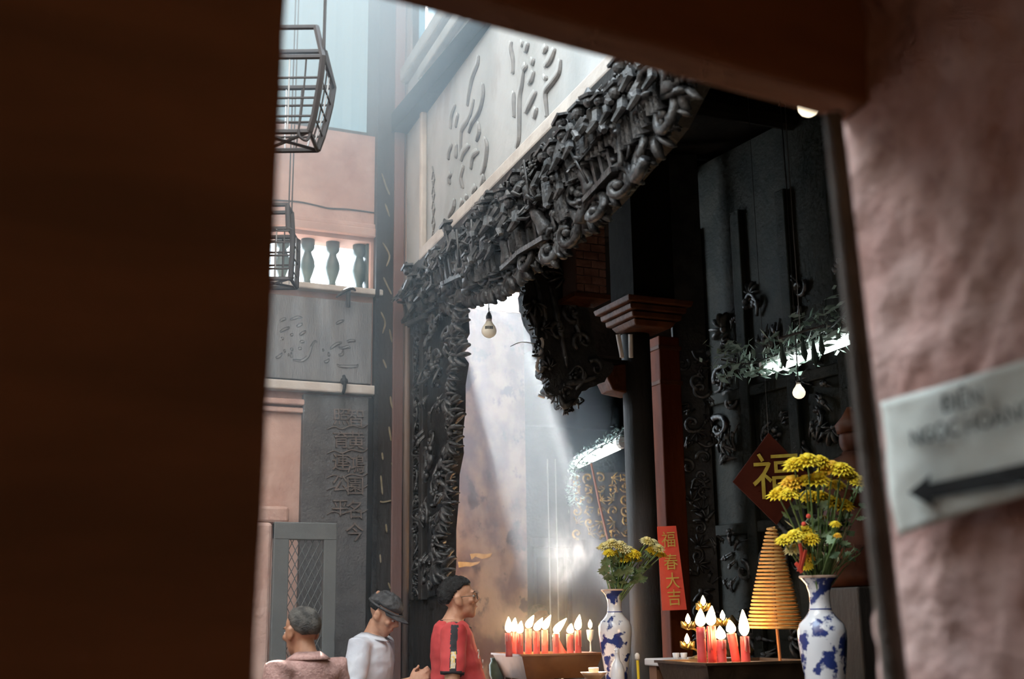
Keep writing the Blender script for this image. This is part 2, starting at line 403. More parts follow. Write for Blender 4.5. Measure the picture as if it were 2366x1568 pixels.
struct(mb.build('ceiling_hall', DARKC), 'soot-black hall ceiling', 'ceiling')
rf = empty('trim_4', (5.5, 6, 4.98)); struct(rf, 'dark roof beams under the hall ceiling', 'beam')
for k in range(6):
    y = 3.0+1.15*k
    MB().tube([(2.9, y, 4.9), (9.2, y, 4.9)], .09, 10).build('rafter', DARKC, rf)

# pillar at the courtyard corner
pl = empty('corner_pillar', (2.65, 8.0, 0), label='dark carved corner pillar between the back wall and the great lintel', cat='pillar')
PY = 7.97
xa, xb, xc, xd = (on_y(x, 900, PY).x for x in (867, 906, 930, 936))
MB().box((xa, PY, 0), (xb, PY+.3, 6.6)).build('shaft', WOOD2, pl)
MB().box((xa-.012, PY-.025, 0), (xa+.015, PY, 6.6)).build('edge_strip', WOOD, pl)
MB().box((xb, PY-.015, 0), (xc, PY+.3, 6.6)).build('brown_strip', TRIMB, pl, bevel=.006)
MB().box((xc, PY+.03, 0), (xd+.02, PY+.3, 6.6)).build('groove', BLACK, pl)
xr = on_y(944, 900, PY-.03).x
mb = MB(); mb.tube([(xr, PY+.01, 0), (xr, PY+.01, 6.6)], .026, 12); mb.build('round_trim', mat('rubbed_trim', (.17, .125, .105), .45, (.24, .18, .15), 6, .1, 30, stretch=(1, 1, .2)), pl, smooth=True)
MB().box((xr+.02, PY, 0), (2.81, PY+.3, 6.6)).build('back_post', WOOD2, pl)
reliefs = [[(902, 915), (905, 935), (915, 960), (922, 968)], [(899, 985), (901, 1000), (904, 1018)], [(883, 1045), (885, 1062)], [(905, 1068), (907, 1075)], [(880, 1098), (882, 1120), (884, 1142)],
  [(908, 1092), (911, 1105)], [(907, 1122), (911, 1133)], [(878, 1158), (886, 1160), (905, 1156)], [(905, 1200), (909, 1214)], [(892, 1210), (894, 1230)], [(908, 1246), (914, 1262)], [(878, 1280), (880, 1300)],
  [(905, 1305), (912, 1328)], [(897, 1345), (903, 1362)], [(905, 1388), (910, 1402)], [(886, 640), (895, 660), (905, 680)], [(880, 720), (890, 745), (884, 770)], [(900, 760), (906, 790)], [(885, 830), (893, 850)], [(884, 560), (900, 590), (893, 615)], [(890, 470), (900, 500)], [(882, 400), (892, 430), (900, 450)]]
RELG = mat('worn_gilt_relief', (.17, .145, .09), .5, (.26, .22, .14), 20)
for r_ in reliefs:
    pts = catmull([on_y(x, y, PY-.006) for x, y in r_], 4)
    MB().tube(pts, [.003]+[.007]*(len(pts)-2)+[.003], 6).build('relief_stroke', RELG, pl)

# ---- incense haze: layers at the courtyard back, a prism along the sunbeam
hz = bpy.data.materials.new('incense_haze'); hz.use_nodes = True; nt = hz.node_tree
nt.nodes.remove(nt.nodes['Principled BSDF']); v = nt.nodes.new('ShaderNodeVolumeScatter')
v.inputs['Color'].default_value = (.80, .90, 1.0, 1); v.inputs['Density'].default_value = HAZE[0]; v.inputs['Anisotropy'].default_value = .45
nt.links.new(v.outputs[0], nt.nodes['Material Output'].inputs['Volume'])
for k, (z0, z1, y0, lab) in enumerate(((.02, 2.6, 5.2, 'faint incense haze low at the back of the courtyard'), (2.6, 3.8, 5.2, 'thin blue incense haze in front of the stone plaque'), (3.8, 4.75, 4.9, 'blue incense haze in front of the balustrade'), (4.75, 6.9, 4.6, 'thick blue incense haze under the courtyard roof'))):
    hk = hz.copy(); hk.name = 'courtyard_haze'; hk.node_tree.nodes['Volume Scatter'].inputs['Density'].default_value = HAZE[k]; hk.node_tree.nodes['Volume Scatter'].inputs['Anisotropy'].default_value = 0.0; hk.node_tree.nodes['Volume Scatter'].inputs['Color'].default_value = (.60, .82, 1, 1)
    tag(MB().box((-2.55+.003*k, y0, z0+.01), (2.42, 7.86-.003*k, z1-.01)).build('courtyard_haze', hk), lab, 'haze', kind='stuff')
hz2 = hz.copy(); hz2.name = 'hall_haze'; hz2.node_tree.nodes['Volume Scatter'].inputs['Density'].default_value = HAZE_HALL
ex = -SUNDIR*3.7  # haze kept to a prism along the sun direction so the beam stands out
hb2 = MB().prism([(HXL-.35, HY-.04, HZT-.75), (HXE+.30, HY-.04, HZT-.75), (HXE+.30, HY-.04, HZT+.55), (HXL-.35, HY-.04, HZT+.55)], ex).build('beam_haze', hz2)
tag(hb2, 'incense haze confined to a slanted prism so that the sunbeam shows', 'haze', kind='stuff')
# sky portal over the open half of the courtyard (sampling aid for the sky itself)
pd = bpy.data.lights.new('sky_portal', 'AREA'); pd.shape = 'RECTANGLE'; pd.size = 5.2; pd.size_y = 4.6; pd.cycles.is_portal = True
po = bpy.data.objects.new('sky_portal', pd); COL.objects.link(po); po.location = (0.1, 4.0, ZR+.1)
# ================================================================ GREAT LINTEL: inscription plaque
RELIEF_SHADE = mat('relief_edge_shade', (.17, .165, .16), .8, (.24, .235, .225), 12)  # dark grey stands in for the shade under the relief edges
sB, zB = on_lin(985, 590); s2, z2 = on_lin(1410, 150)
ZPB = (zB*2+z2)/3; ZPT = 5.30; SP0 = sB; SP1 = 6.2
lt = empty('inscription_lintel', lin(3, 4.0), label='pale grey lintel plaque with large flowing relief characters above the carved frieze', cat='plaque')
lbox(MB(), -.12, SP1, ZPB-.02, 5.5, -.35, 0.0).build('plaque_board', PALE, lt)
lbox(MB(), SP0-.02, SP1, ZPB-.05, ZPB+.035, 0, .05).build('lower_frame', TRIMW, lt, bevel=.012)
lbox(MB(), SP0-.05, SP1, ZPT-.03, ZPT+.06, 0, .06).build('upper_frame', PALE, lt, bevel=.012)
lbox(MB(), SP0-.035, SP0+.02, ZPB-.05, ZPT, 0, .045).build('side_frame', TRIMW, lt, bevel=.012)
lbox(MB(), -.12, SP1, ZPT+.10, ZPT+.22, 0, .09).build('cornice', PALE, lt, bevel=.02)
lbox(MB(), -.14, SP0-.06, ZPB-.05, ZPT+.1, 0, .03).build('corner_board', PALE, lt)
def zz(pts, ox, oy, k): return [(ox+x/k, oy+y/k) for x, y in pts]
K1 = (960, 90, 3.074)
STR = [[(455,120),(450,180),(415,270),(390,380),(375,480)], [(485,320),(490,400),(460,520),(410,600),(385,670)], [(420,430),(390,560),(340,640),(330,700),(325,860)], [(455,600),(462,660),(440,730)],
 [(390,760),(350,810),(330,870)], [(500,710),(515,770),(500,900),(475,970)], [(455,800),(415,840),(400,930)], [(490,970),(492,1010),(470,1050)], [(265,750),(245,810),(240,860)], [(300,750),(295,850)],
 [(260,960),(245,990),(250,1030)], [(285,1140),(280,1200),(240,1270)], [(350,900),(330,990),(345,1060)], [(440,1050),(410,1100)], [(345,1150),(325,1195)], [(375,1110),(370,1150)], [(290,470),(265,540),(255,640)], [(310,530),(290,630)],
 [(690,20),(685,70),(700,150),(700,250)], [(775,220),(765,330),(750,420),(748,560),(745,700),(725,780)], [(705,380),(710,460),(712,560)], [(865,375),(830,450),(790,530)], [(872,490),(850,570)],
 [(1040,150),(1030,240),(985,310),(935,380),(938,470),(945,560)], [(1000,70),(970,150),(930,195)], [(850,140),(835,190)], [(800,190),(775,225)], [(850,230),(835,290),(815,310)], [(810,30),(790,100)], [(945,55),(920,100)], [(940,265),(930,295)], [(775,25),(765,50)]]
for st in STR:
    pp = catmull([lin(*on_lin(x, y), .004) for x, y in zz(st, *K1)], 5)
    n = len(pp); MB().tube(pp, [.006+.012*sin(pi*i/(n-1))**.5 for i in range(n)], 7, flat=.8).build('character_stroke', RELIEF_SHADE, lt)
    # the raised body of the stroke lies beside its painted edge shade
    MB().tube([p+Vector((0, .03, .02)) for p in pp], [.008+.020*sin(pi*i/(n-1))**.5 for i in range(n)], 8, flat=.3, ref=Z_).build('character_body', PALE, lt)
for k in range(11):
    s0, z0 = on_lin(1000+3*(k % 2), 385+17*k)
    MB().tube([lin(s0, z0, .003), lin(s0+.03, z0-.05, .006), lin(s0-.01, z0-.09, .003)], .006, 5).build('small_character', RELIEF_SHADE, lt)

# ================================================================ CARVED FRIEZE under the lintel
def carve_leaf(n=5, seed=0):
    rnd = random.Random(seed); mb = MB()
    for k in range(n):
        a = -1.25+2.5*k/(n-1); L = .075+.03*rnd.random()
        pts = [(0, 0, 0), (sin(a)*L*.5, -cos(a)*L*.45, .030), (sin(a)*L, -cos(a)*L, .018), (sin(a)*L*1.08, -cos(a)*L*1.12, -.008)]
        mb.tube(catmull(pts, 3), [.008, .014, .019, .024, .026, .026, .024, .020, .013, .005], 6, flat=.42)
    mb.ell((0, .005, .02), (.022, .022, .018), 8, 6); return mb
def carve_scroll(seed=0):
    rnd = random.Random(seed); mb = MB(); pts = []; t0 = rnd.random()*6
    for k in range(15):
        a = t0+k*.50; r = .012+.0052*k; pts.append((r*cos(a), r*sin(a), .02+.012*sin(k*.5)))
    mb.tube(pts, [.012+.0007*k for k in range(15)], 6); mb.ell((0, 0, .022), (.018, .018, .018), 8, 6); return mb
def carve_figure(seed=0):
    rnd = random.Random(seed); mb = MB()
    lean = rnd.uniform(-.25, .25); X = lambda z: lean*z
    pr = [(.045, 0), (.040, .04), (.030, .09), (.032, .13), (.026, .165), (.012, .18)]
    mb.lathe(pr, 10, Matrix.Shear('XY', 4, (lean, 0)) if 0 else None)
    mb.ell((X(.2), .0, .205), (.021, .023, .027), 8, 7)
    mb.lathe([(.024, .222), (.02, .245), (.006, .262)], 8)
    for sgn in (-1, 1):
        a = rnd.uniform(-.5, 1.3); e = (sgn*.05, -.02, .145+.02*a); h = (sgn*(.045+.03*rnd.random()), -.055, .15+.05*a)
        mb.tube([(sgn*.022, 0, .155), e, h], [.013, .011, .008], 6)
    mb.box((-.055, -.03, -.02), (.055, .03, .004))
    if rnd.random() < .6:
        q = rnd.uniform(-.4, .4); mb.tube([(.06, -.05, .02), (.06+q*.1, -.05, .24)], .006, 5)
    # stand it up on the panel: figure z -> panel up (y), figure -y -> outwards (z)
    R = Matrix(((1, 0, 0, 0), (0, 0, 1, 0), (0, -1, 0, 0), (0, 0, 0, 1)))
    mb.v = [tuple(R @ Vector(p)) for p in mb.v]; return mb
def carve_pavilion(seed=0):
    mb = MB(); 
    for x in (-.075, -.025, .025, .075): mb.box((x-.008, 0, .0), (x+.008, .13, .05))
    mb.box((-.10, -.02, 0), (.10, .0, .07))
    vv = []; n = 8
    for k in range(n+1):
        t = -1+2*k/n; e = .03*abs(t)**3
        vv += [(t*.135, .125+e, .085), (t*.09, .185, .03), (t*.135, .125+e, 0)]
    ff = []
    for k in range(n):
        a = 3*k; ff += [(a, a+3, a+4, a+1), (a+1, a+4, a+5, a+2), (a, a+2, a+5, a+3)]
    ff += [(0, 1, 2), (3*n, 3*n+2, 3*n+1)]
    mb.add(vv, ff); mb.tube([(-.10, .19, .03), (-.04, .182, .03), (.04, .182, .03), (.10, .19, .03)], .010, 6)
    for x in (-.09, -.045, 0, .045, .09): mb.tube([(x*1.3, .13, .09), (x, .182, .035)], .006, 5)
    return mb
def carve_spray(seed=0):
    rnd = random.Random(seed); mb = MB()
    for k in range(5):
        a = rnd.uniform(-.7, .7); L = rnd.uniform(.08, .16); x = rnd.uniform(-.05, .05)
        mb.tube(catmull([(x, 0, .01), (x+sin(a)*L*.5, cos(a)*L*.5, .04), (x+sin(a)*L+.02, cos(a)*L, .02)], 3), [.009, .009, .010, .011, .009, .006, .003], 5)
        mb.ell((x+sin(a)*L*.6, cos(a)*L*.6, .045), (.016, .02, .014), 7, 5)
    return mb
def carve_cluster(seed=0):
    rnd = random.Random(seed); mb = MB()
    for k in range(8): mb.ell((rnd.uniform(-.06, .06), rnd.uniform(-.06, .06), rnd.uniform(0, .04)), (rnd.uniform(.012, .026), rnd.uniform(.012, .026), rnd.uniform(.012, .026)), 8, 6)
    mb.tube(catmull([(-.07, -.04, .02), (-.02, .05, .05), (.05, .03, .04), (.07, -.05, .02)], 4), .011, 6); return mb
def carve_drape(seed=0):
    rnd = random.Random(seed); mb = MB(); n = 9; W_ = rnd.uniform(.09, .13); H_ = rnd.uniform(.16, .24); vv = []; ff = []
    for i in range(n+1):
        x = -W_/2+W_*i/n; zf = .035+.022*(1 if i % 2 else -1); b = .02*rnd.random()
        vv += [(x*.8, H_, zf*.7), (x, H_*.5, zf), (x*1.15, b, zf*1.1), (x*1.15, b, 0), (x*.8, H_, 0)]
    for i in range(n):
        for q in range(4): ff.append((5*i+q, 5*i+5+q, 5*i+6+q, 5*i+q+1))
    mb.add(vv, ff); mb.ell((0, H_+.025, .045), (.024, .028, .024), 8, 6); mb.box((-.03, H_+.045, .02), (.03, H_+.058, .07)); mb.lathe([(.02, H_+.058), (.004, H_+.085)], 6, Matrix(((1, 0, 0, 0), (0, 0, 1, 0), (0, 1, 0, .045), (0, 0, 0, 1))))
    for sg in (-1, 1): mb.tube([(sg*W_*.35, H_*.85, .05), (sg*W_*.62, H_*.6, .075), (sg*W_*.3, H_*.45, .095)], [.018, .02, .011], 6)
    return mb
def meshes(fn, name, n): 
    out = []
    for k in range(n):
        me = fn(seed=k*13+5) if fn is not carve_leaf else fn(5, k*13+5)
        me = smooth_me(me.mesh(name)); me.materials.append(CARVE); out.append(me)
    return out
ML = meshes(carve_leaf, 'carved_leaf_fan', 4); MS = meshes(carve_scroll, 'carved_scroll', 4); MF = meshes(carve_figure, 'carved_figure', 6)
MP = meshes(carve_pavilion, 'carved_pavilion', 1); MY = meshes(carve_spray, 'carved_spray', 4); MD = meshes(carve_drape, 'carved_robed_figure', 5)
for me in MD+MP:
    for p in me.polygons: p.use_smooth = False
MD = MD; MC = meshes(carve_cluster, 'carved_cluster', 4)
def carve_at(parent, me, s, z, n, rot=0, sc_=1.0, lean=0.0):
    X, Y, Z = S_, Z_, N_
    B = Matrix((X, Y, Z)).transposed().to_4x4()
    if B.determinant() < 0: B = Matrix((-X, Y, Z)).transposed().to_4x4()
    M = Matrix.Translation(lin(s, z, n)) @ B @ Matrix.Diagonal((1.55, 1, 1, 1)) @ Matrix.Rotation(rot, 4, 'Z') @ Matrix.Rotation(lean, 4, 'X') @ Matrix.Scale(1.0, 4) @ Matrix.Diagonal((sc_, sc_, sc_*1.15, 1))
    return inst(me.name, me, parent, M)
# lower outline of the frieze, traced on the lintel plane
LOW = [on_lin(x, y) for x, y in ((1058, 700), (1075, 690), (1095, 706), (1120, 697), (1148, 690), (1175, 683), (1205, 655), (1235, 625), (1290, 600), (1340, 560), (1400, 500), (1450, 440), (1500, 385), (1535, 340), (1575, 262), (1600, 215), (1700, 60))]
LOW = sorted(LOW)
def low(s):
    for (a, za), (b, zb) in zip(LOW, LOW[1:]):
        if a <= s <= b: return za+(zb-za)*(s-a)/(b-a)
    return LOW[0][1] if s < LOW[0][0] else LOW[-1][1]
fz = empty('carved_frieze', lin(2.5, 3.6), label='blackened wood frieze carved with figures, pavilions and scrolls hanging under the pale lintel', cat='carving')
ZF = ZPB-.03
poly = [lin(s, z+.10, -.12) for s, z in LOW if s < 5.6]+[lin(5.6, ZF, -.12), lin(.12, ZF, -.12), lin(.12, LOW[0][1]-.0, -.12)]
MB().prism(poly, N_*.06).build('backing_board', WOOD, fz)
lbox(MB(), .08, 5.6, ZF-.075, ZF, -.10, .045).build('top_rail', WOOD, fz, bevel=.01)
lbox(MB(), .08, 5.6, ZF-.145, ZF-.115, -.10, .03).build('second_rail', WOOD, fz, bevel=.008)
rnd = random.Random(21)
s = .2
while s < 4.7:                                                    # dentil row between the rails
    carve_at(fz, MC[int(s*10) % 4], s, ZF-.10, .03, rnd.random()*6, .55); s += .14
cnt = 0
s = .22
while s < 4.75:
    zb = low(s); h = ZF-.16-zb
    # bottom fringe
    carve_at(fz, ML[cnt % 4], s+rnd.uniform(-.03, .03), zb+.075, -.01, rnd.uniform(-.5, .5), rnd.uniform(.75, 1.05)); cnt += 1
    carve_at(fz, (MS+MC)[cnt % 8], s+rnd.uniform(-.03, .03), zb+.13, .02, rnd.random()*6, rnd.uniform(.55, .85)); cnt += 1
    s += .115
for row, (zf, dn) in enumerate(((.30, .04), (.58, .06), (.74, .03))):
    s = .30+.05*row
    while s < 4.7:
        zb = low(s)+.10; z = zb+(ZF-.17-zb)*zf-.10
        q = rnd.random()
        if q < .40: carve_at(fz, MD[rnd.randrange(5)], s, z, dn-.01, rnd.uniform(-.2, .2), rnd.uniform(.85, 1.15), rnd.uniform(.05, .25))
        elif q < .60: carve_at(fz, MF[rnd.randrange(6)], s, z, dn+.01, rnd.uniform(-.25, .25), rnd.uniform(.8, 1.1), rnd.uniform(.05, .3))
        elif q < .74: carve_at(fz, MP[0], s, z, dn-.03, rnd.uniform(-.1, .1), rnd.uniform(.9, 1.25), .15)
        elif q < .84: carve_at(fz, MY[rnd.randrange(4)], s, z, dn, rnd.uniform(-.4, .4), rnd.uniform(.8, 1.1))
        else: carve_at(fz, MC[rnd.randrange(4)], s, z+.05, dn, rnd.random()*6, rnd.uniform(.8, 1.2))
        s += rnd.uniform(.115, .16)
# cloud scrolls that sweep along the lower edge near the viewer
for (x, y, k) in ((1335, 540, 1.1), (1400, 490, 1.2), (1455, 430, 1.1), (1290, 580, 1.0), (1235, 600, 1.0), (1510, 360, 1.1), (1560, 270, 1.0)):
    s0, z0 = on_lin(x, y); carve_at(fz, MS[cnt % 4], s0, z0, .03, rnd.random()*6, k); cnt += 1

# ================================================================ CARVED SIDE SCREEN hanging beside the pillar
ss = empty('carved_side_screen', lin(.45, 1.6), label='tall narrow blackened screen with leafy carved edge beside the corner pillar', cat='carving')
RE = [on_lin(x, y) for x, y in ((1058, 700), (1062, 760), (1040, 800), (1060, 830), (1052, 880), (1052, 940), (1045, 1000), (1048, 1040), (1038, 1090), (1036, 1150), (1030, 1220), (1030, 1300), (1024, 1370))]
zt, zb0 = 3.52, on_lin(990, 1385)[1]
poly = [lin(.10, zt, -.10), lin(.10, zb0, -.10)]+[lin(s-.10, z, -.10) for s, z in reversed(RE)]+[lin(RE[0][0]-.10, zt, -.10)]
MB().prism(poly, N_*.08).build('backing_board', WOOD, ss)
lbox(MB(), .10, .17, zb0, zt+.1, -.03, .03).build('outer_rail', WOOD2, ss, bevel=.008)
lbox(MB(), .29, .37, zb0, zt, -.03, .02).build('inner_rail', WOOD2, ss, bevel=.008)
z = zb0+.05; k = 0
while z < zt:
    carve_at(ss, MC[k % 4], .23, z, 0.0, k*1.3, .55); z += .085; k += 1
for (s1, z1), (s2_, z2_) in zip(RE, RE[1:]):
    m_ = max(2, int(abs(z1-z2_)/.055))
    for q in range(m_):
        t = q/m_; s = s1+(s2_-s1)*t; z = z1+(z2_-z1)*t
        carve_at(ss, ML[k % 4], s+.0+rnd.uniform(-.09, .06), z+rnd.uniform(-.02, .02), .0, pi/2+rnd.uniform(-.7, .7), rnd.uniform(.75, 1.05)); k += 1
        if s > .50: carve_at(ss, (MS+MC+MY)[k % 12], .40+(s-.46)*rnd.random(), z, .02, rnd.random()*6, rnd.uniform(.55, .85))
lbox(MB(), -.03, .80, 0, zb0+.02, -.14, -.04).build('lower_panel', WOOD2, ss)

# ================================================================ BACK WALL FITTINGS
def lines_on(parent, lst, K, yp, m, r=.006, name='relief_line'):
    for st in lst:
        pp = catmull([on_y(x, y, yp-.002) for x, y in zz(st, *K)], 4); n = len(pp)
        MB().tube(pp, [r*(.5+.7*sin(pi*i/(n-1))) for i in range(n)], 6).build(name, m, parent)
sp = empty('stone_plaque', (2.0, YB-.05, 3.2), label='wide grey stone plaque with cursive relief above the ledge', cat='plaque')
a = on_y(560, 685, YB-.05); b = on_y(866, 880, YB-.05)
za, zb_ = on_y(740, 682, YB-.05).z, on_y(740, 886, YB-.05).z
MB().box((on_y(520, 780, YB).x, YB-.05, zb_+.02), (xa-.02, YB, za-.02)).build('slab', STONE, sp, bevel=.006)
MB().box((on_y(520, 780, YB).x, YB-.03, zb_-.012), (xa-.02, YB, zb_+.02)).build('shadow_gap', BLACK, sp)
STL = [[(170,530),(215,500),(270,490)], [(330,505),(390,485),(450,465),(515,480)], [(425,610),(470,585),(515,565)], [(175,690),(240,650),(320,620)], [(470,740),(515,705),(565,675)], [(330,740),(375,725)], [(190,780),(235,795)],
 [(475,845),(510,835),(545,845)], [(370,1115),(420,1115),(490,1125),(540,1105),(590,1060),(625,980),(650,900),(700,830),(740,850)], [(330,950),(375,950)], [(230,975),(265,975)], [(450,940),(505,935)], [(295,1025),(315,1042)], [(110,1080),(160,1060),(210,1010)],
 [(930,950),(970,910),(1040,865),(1110,850)], [(1180,835),(1250,820),(1320,825)], [(1060,930),(1140,930),(1195,910),(1240,935)], [(1130,960),(1110,1030),(1060,1035)], [(920,1100),(880,1135),(840,1140)], [(1035,1180),(1080,1205),(1200,1212),(1330,1205),(1350,1180)],
 [(1020,570),(1070,540),(1140,515)], [(815,955),(842,970)], [(910,1000),(915,1060)], [(345,1000),(350,1080)]]
DARK_LINE = mat('dark_line', (.045, .045, .047), .8)  # dark tubes along the cursive strokes, stone bodies just below them
lines_on(sp, STL, (620, 660, 6.535), YB-.05, DARK_LINE, .0065, 'character_stroke')
lines_on(sp, [[(x, y+9) for x, y in st] for st in STL], (620, 660, 6.535), YB-.047, STONE, .010, 'character_body')

vb = empty('inscribed_board', (2.3, YB-.07, 1.5), label='tall dark inscribed board beside the corner pillar under the ledge', cat='plaque')
xl, xr2 = on_y(700, 1000, YB-.06).x, xa-.04
MB().box((xl, YB-.06, 0), (xr2, YB, zl-.06)).build('board', mat('slate_board', (.085, .088, .092), .6, (.11, .112, .115), 8, .35, 60), vb, bevel=.004)
MB().box((xr2, YB-.05, 0), (xa, YB, zl-.06)).build('edge_gap', BLACK, vb)
CHM = mat('board_relief', (.125, .108, .098), .5, (.17, .14, .125), 20)
def board_text(chars, px, ys, parent, yp, size):
    for ch, y in zip(chars, ys):
        me = text_mesh(ch, size, .006, 'character'); me.materials.append(CHM)
        p = on_y(px - (y-1000)*.012, y, yp); o = inst('character', me, parent, basis(p, (1, 0, .03), (0, 0, 1)))
board_text('智黄鴻園名今', 822, (968, 1020, 1075, 1125, 1180, 1232), vb, YB-.064, .135)
board_text('照育連公平', 788, (965, 1018, 1070, 1120, 1175), vb, YB-.064, .125)
SW = []
for k in range(10):
    y = 955+28*k; SW.append([(755, y+9), (772, y+2), (790, y+8), (812, y), (836, y+5), (850, y-3)])
lines_on(vb, [s_ for i, s_ in enumerate(SW) if i in (1, 3, 5, 6, 8)], (0, 0, 1), YB-.062, CHM, .0045, 'wave_line')

bl = empty('balustrade', (2.2, YB+.1, bz0), label='row of glazed vase balusters in the bright opening of the back wall', cat='balustrade')
hb_ = bz1-bz0; prof = [(.052, 0), (.052, .10), (.03, .14), (.026, .20), (.045, .34), (.058, .46), (.052, .58), (.034, .70), (.028, .76), (.045, .80), (.052, .84), (.052, 1)]
bm_ = smooth_me(MB().lathe([(r*.95, z*hb_) for r, z in prof], 16).mesh('baluster')); bm_.materials.append(BALU)
for px in (594, 652, 710, 768, 830):
    p = on_y(px, 610, YB+.11); inst('baluster', bm_, bl, Matrix.Translation((p.x, YB+.11, bz0)))
MB().box((on_y(842, 600, YB+.1).x, YB+.04, bz0), (bx1+.0, YB+.18, bz1)).build('end_block', BALU, bl)
MB().box((bx0, YB+.22, bz0-.02), (bx1, YB+.26, bz0+.03)).build('rear_rail', BALU, bl)

bk = empty('bird_bracket', on_y(805, 672, YB-.09), label='small dark bird-shaped bracket on the balustrade sill', cat='ornament')
p = on_y(805, 690, YB-.11)
MB().tube([p+Vector((0, 0, -.06)), p+Vector((0, 0, .06))], .016, 8).build('stem', WOOD, bk)
MB().tube(catmull([p+Vector((-.09, -.01, .0)), p+Vector((-.03, -.01, .05)), p+Vector((.02, -.01, .075)), p+Vector((.05, -.01, .06))], 4), [.006, .008, .012, .014, .016, .016, .015, .014, .013, .012, .010, .008, .004], 7).build('body', WOOD, bk)
lb = empty('ledge_bracket', on_y(795, 885, YB-.1), label='small dark iron hook on the ledge under the stone plaque', cat='hook')
p = on_y(795, 890, YB-.12)
MB().tube(catmull([p+Vector((0, .02, -.05)), p+Vector((0, -.01, -.02)), p+Vector((.005, 0, .04)), p+Vector((0, .015, .07))], 4), .012, 7).build('hook', WOOD, lb)
MB().ell(p+Vector((0, 0, .03)), (.028, .02, .028), 8, 6).build('knob', WOOD, lb)

# ---- steel mesh gate standing half open in front of the wall
gt = empty('mesh_gate', on_y(700, 1560, 7.25)*1, label='grey steel gate frame with diamond wire mesh below the wall block', cat='gate')
YG = 7.3
gx0, gx1 = on_y(628, 1400, YG).x, on_y(776, 1400, YG).x; gz1 = on_y(700, 1206, YG).z; wdt = .095
gt.location = ((gx0+gx1)/2, YG, 0)
MB().box((gx0, YG, 0), (gx0+wdt, YG+.045, gz1-.002)).build('stile', GATE, gt, bevel=.006)
MB().box((gx1-wdt*.85, YG, 0), (gx1, YG+.045, gz1-.002)).build('stile', GATE, gt, bevel=.006)
MB().box((gx0, YG-.002, gz1-.105), (gx1, YG+.047, gz1)).build('top_rail', GATE, gt, bevel=.006)
MB().box((gx0, YG-.002, 0.05), (gx1, YG+.047, .16)).build('bottom_rail', GATE, gt, bevel=.006)
mb = MB(); ix0, ix1, iz0, iz1 = gx0+wdt, gx1-wdt*.85, .16, gz1-.105
def seg_clip(x, z, dx, dz):
    # clip line to mesh opening
    t0, t1 = 0, 99
    for p_, d_, lo, hi in ((x, dx, ix0, ix1), (z, dz, iz0, iz1)):
        ta, tb = (lo-p_)/d_, (hi-p_)/d_
        if ta > tb: ta, tb = tb, ta
        t0, t1 = max(t0, ta), min(t1, tb)
    return (t0, t1) if t1 > t0 else None
for sg in (-1, 1):
    k = -30
    while k < 40:
        x = ix0+k*.042; r_ = seg_clip(x, iz0, sg*.5, 1.0) if True else None
        if r_: mb.tube([(x+sg*.5*r_[0], YG+.02, iz0+r_[0]), (x+sg*.5*r_[1], YG+.02, iz0+r_[1])], .0025, 4)
        k += 1
mo = mb.build('wire_mesh', GATE, gt); mo['kind'] = 'stuff'
gp = on_y(606, 1400, YG+.1).x
struct(MB().box((gp-.35, YG+.05, 0), (on_y(628, 1400, YG+.05).x-.01, YG+.3, on_y(640, 1205, YG).z)).build('trim_5', PINK, bevel=.02), 'pink plaster gate post at the edge of the brown wall', 'post')

# ---- hanging wire cages for incense
def cage(name, top, levels, label, nw=5):
    """levels: list of (dz, half width, half depth) from the top down"""
    e = empty(name, top+Vector((0, 0, levels[-1][0])), label=label, cat='wire cage')
    rr = []
    for dz, hw, hd in levels: rr.append([top+r0*(sx*hw)+Vector((sin(YAW), cos(YAW), 0))*(sy*hd)+Z_*dz for sx, sy in ((-1, -1), (1, -1), (1, 1), (-1, 1))])
    for k, ring in enumerate(rr):
        MB().tube(ring+[ring[0]], .013 if k in (0, len(rr)-1, 1) else .006, 6).build('hoop', WIRE, e)
    for c in range(4): MB().tube([ring[c] for ring in rr], .015, 6).build('corner_bar', WIRE, e)
    for c in range(4):
        d = (c+1) % 4
        for q in range(1, nw):
            t = q/nw; MB().tube([ring[c].lerp(ring[d], t) for ring in rr[1:]], .004, 5).build('wire', LWIRE if q % 2 else WIRE, e)
    for c in range(2):
        MB().tube([rr[-1][c].lerp(rr[-1][c+2], 0), rr[-1][c+2]], .008, 5).build('floor_bar', WIRE, e)
    for c in (0, 1, 2):
        a = rr[0 if c != 1 else 1][c]; MB().tube([a, Vector((a.x+.01, a.y, ZR-.02))], .0045, 5).build('suspension_wire', WIRE, e)
    return e, rr
t1 = at(668, 92, 5.6)
e1, rr1 = cage('incense_cage', t1, [(0, .145, .12), (-.165, .185, .16), (-.26, .175, .15), (-.35, .16, .135), (-.43, .145, .12), (-.50, .125, .11)], 'rusty hanging wire cage high beside the brown wall, larger and upper one')
q = rr1[-1][1]; MB().tube(catmull([q+Vector((-.05, 0, 0)), q+Vector((-.045, 0, -.03)), q+Vector((-.015, 0, -.045)), q+Vector((.0, 0, -.02)), q+Vector((.0, 0, .01))], 4), .007, 6).build('hook', WIRE, e1)
t2 = at(640, 482, 7.2)
e2, rr2 = cage('incense_cage', t2, [(0, .075, .07), (-.15, .085, .08), (-.17, .115, .10), (-.24, .115, .10), (-.32, .115, .10), (-.40, .112, .10), (-.46, .11, .10)], 'small dark wire cage hanging in front of the balustrade')
# ================================================================ HALL: columns, brackets, lamps
def V(*a): return Vector(a)
DZ = lambda p, z: Vector((p.x, p.y, z))
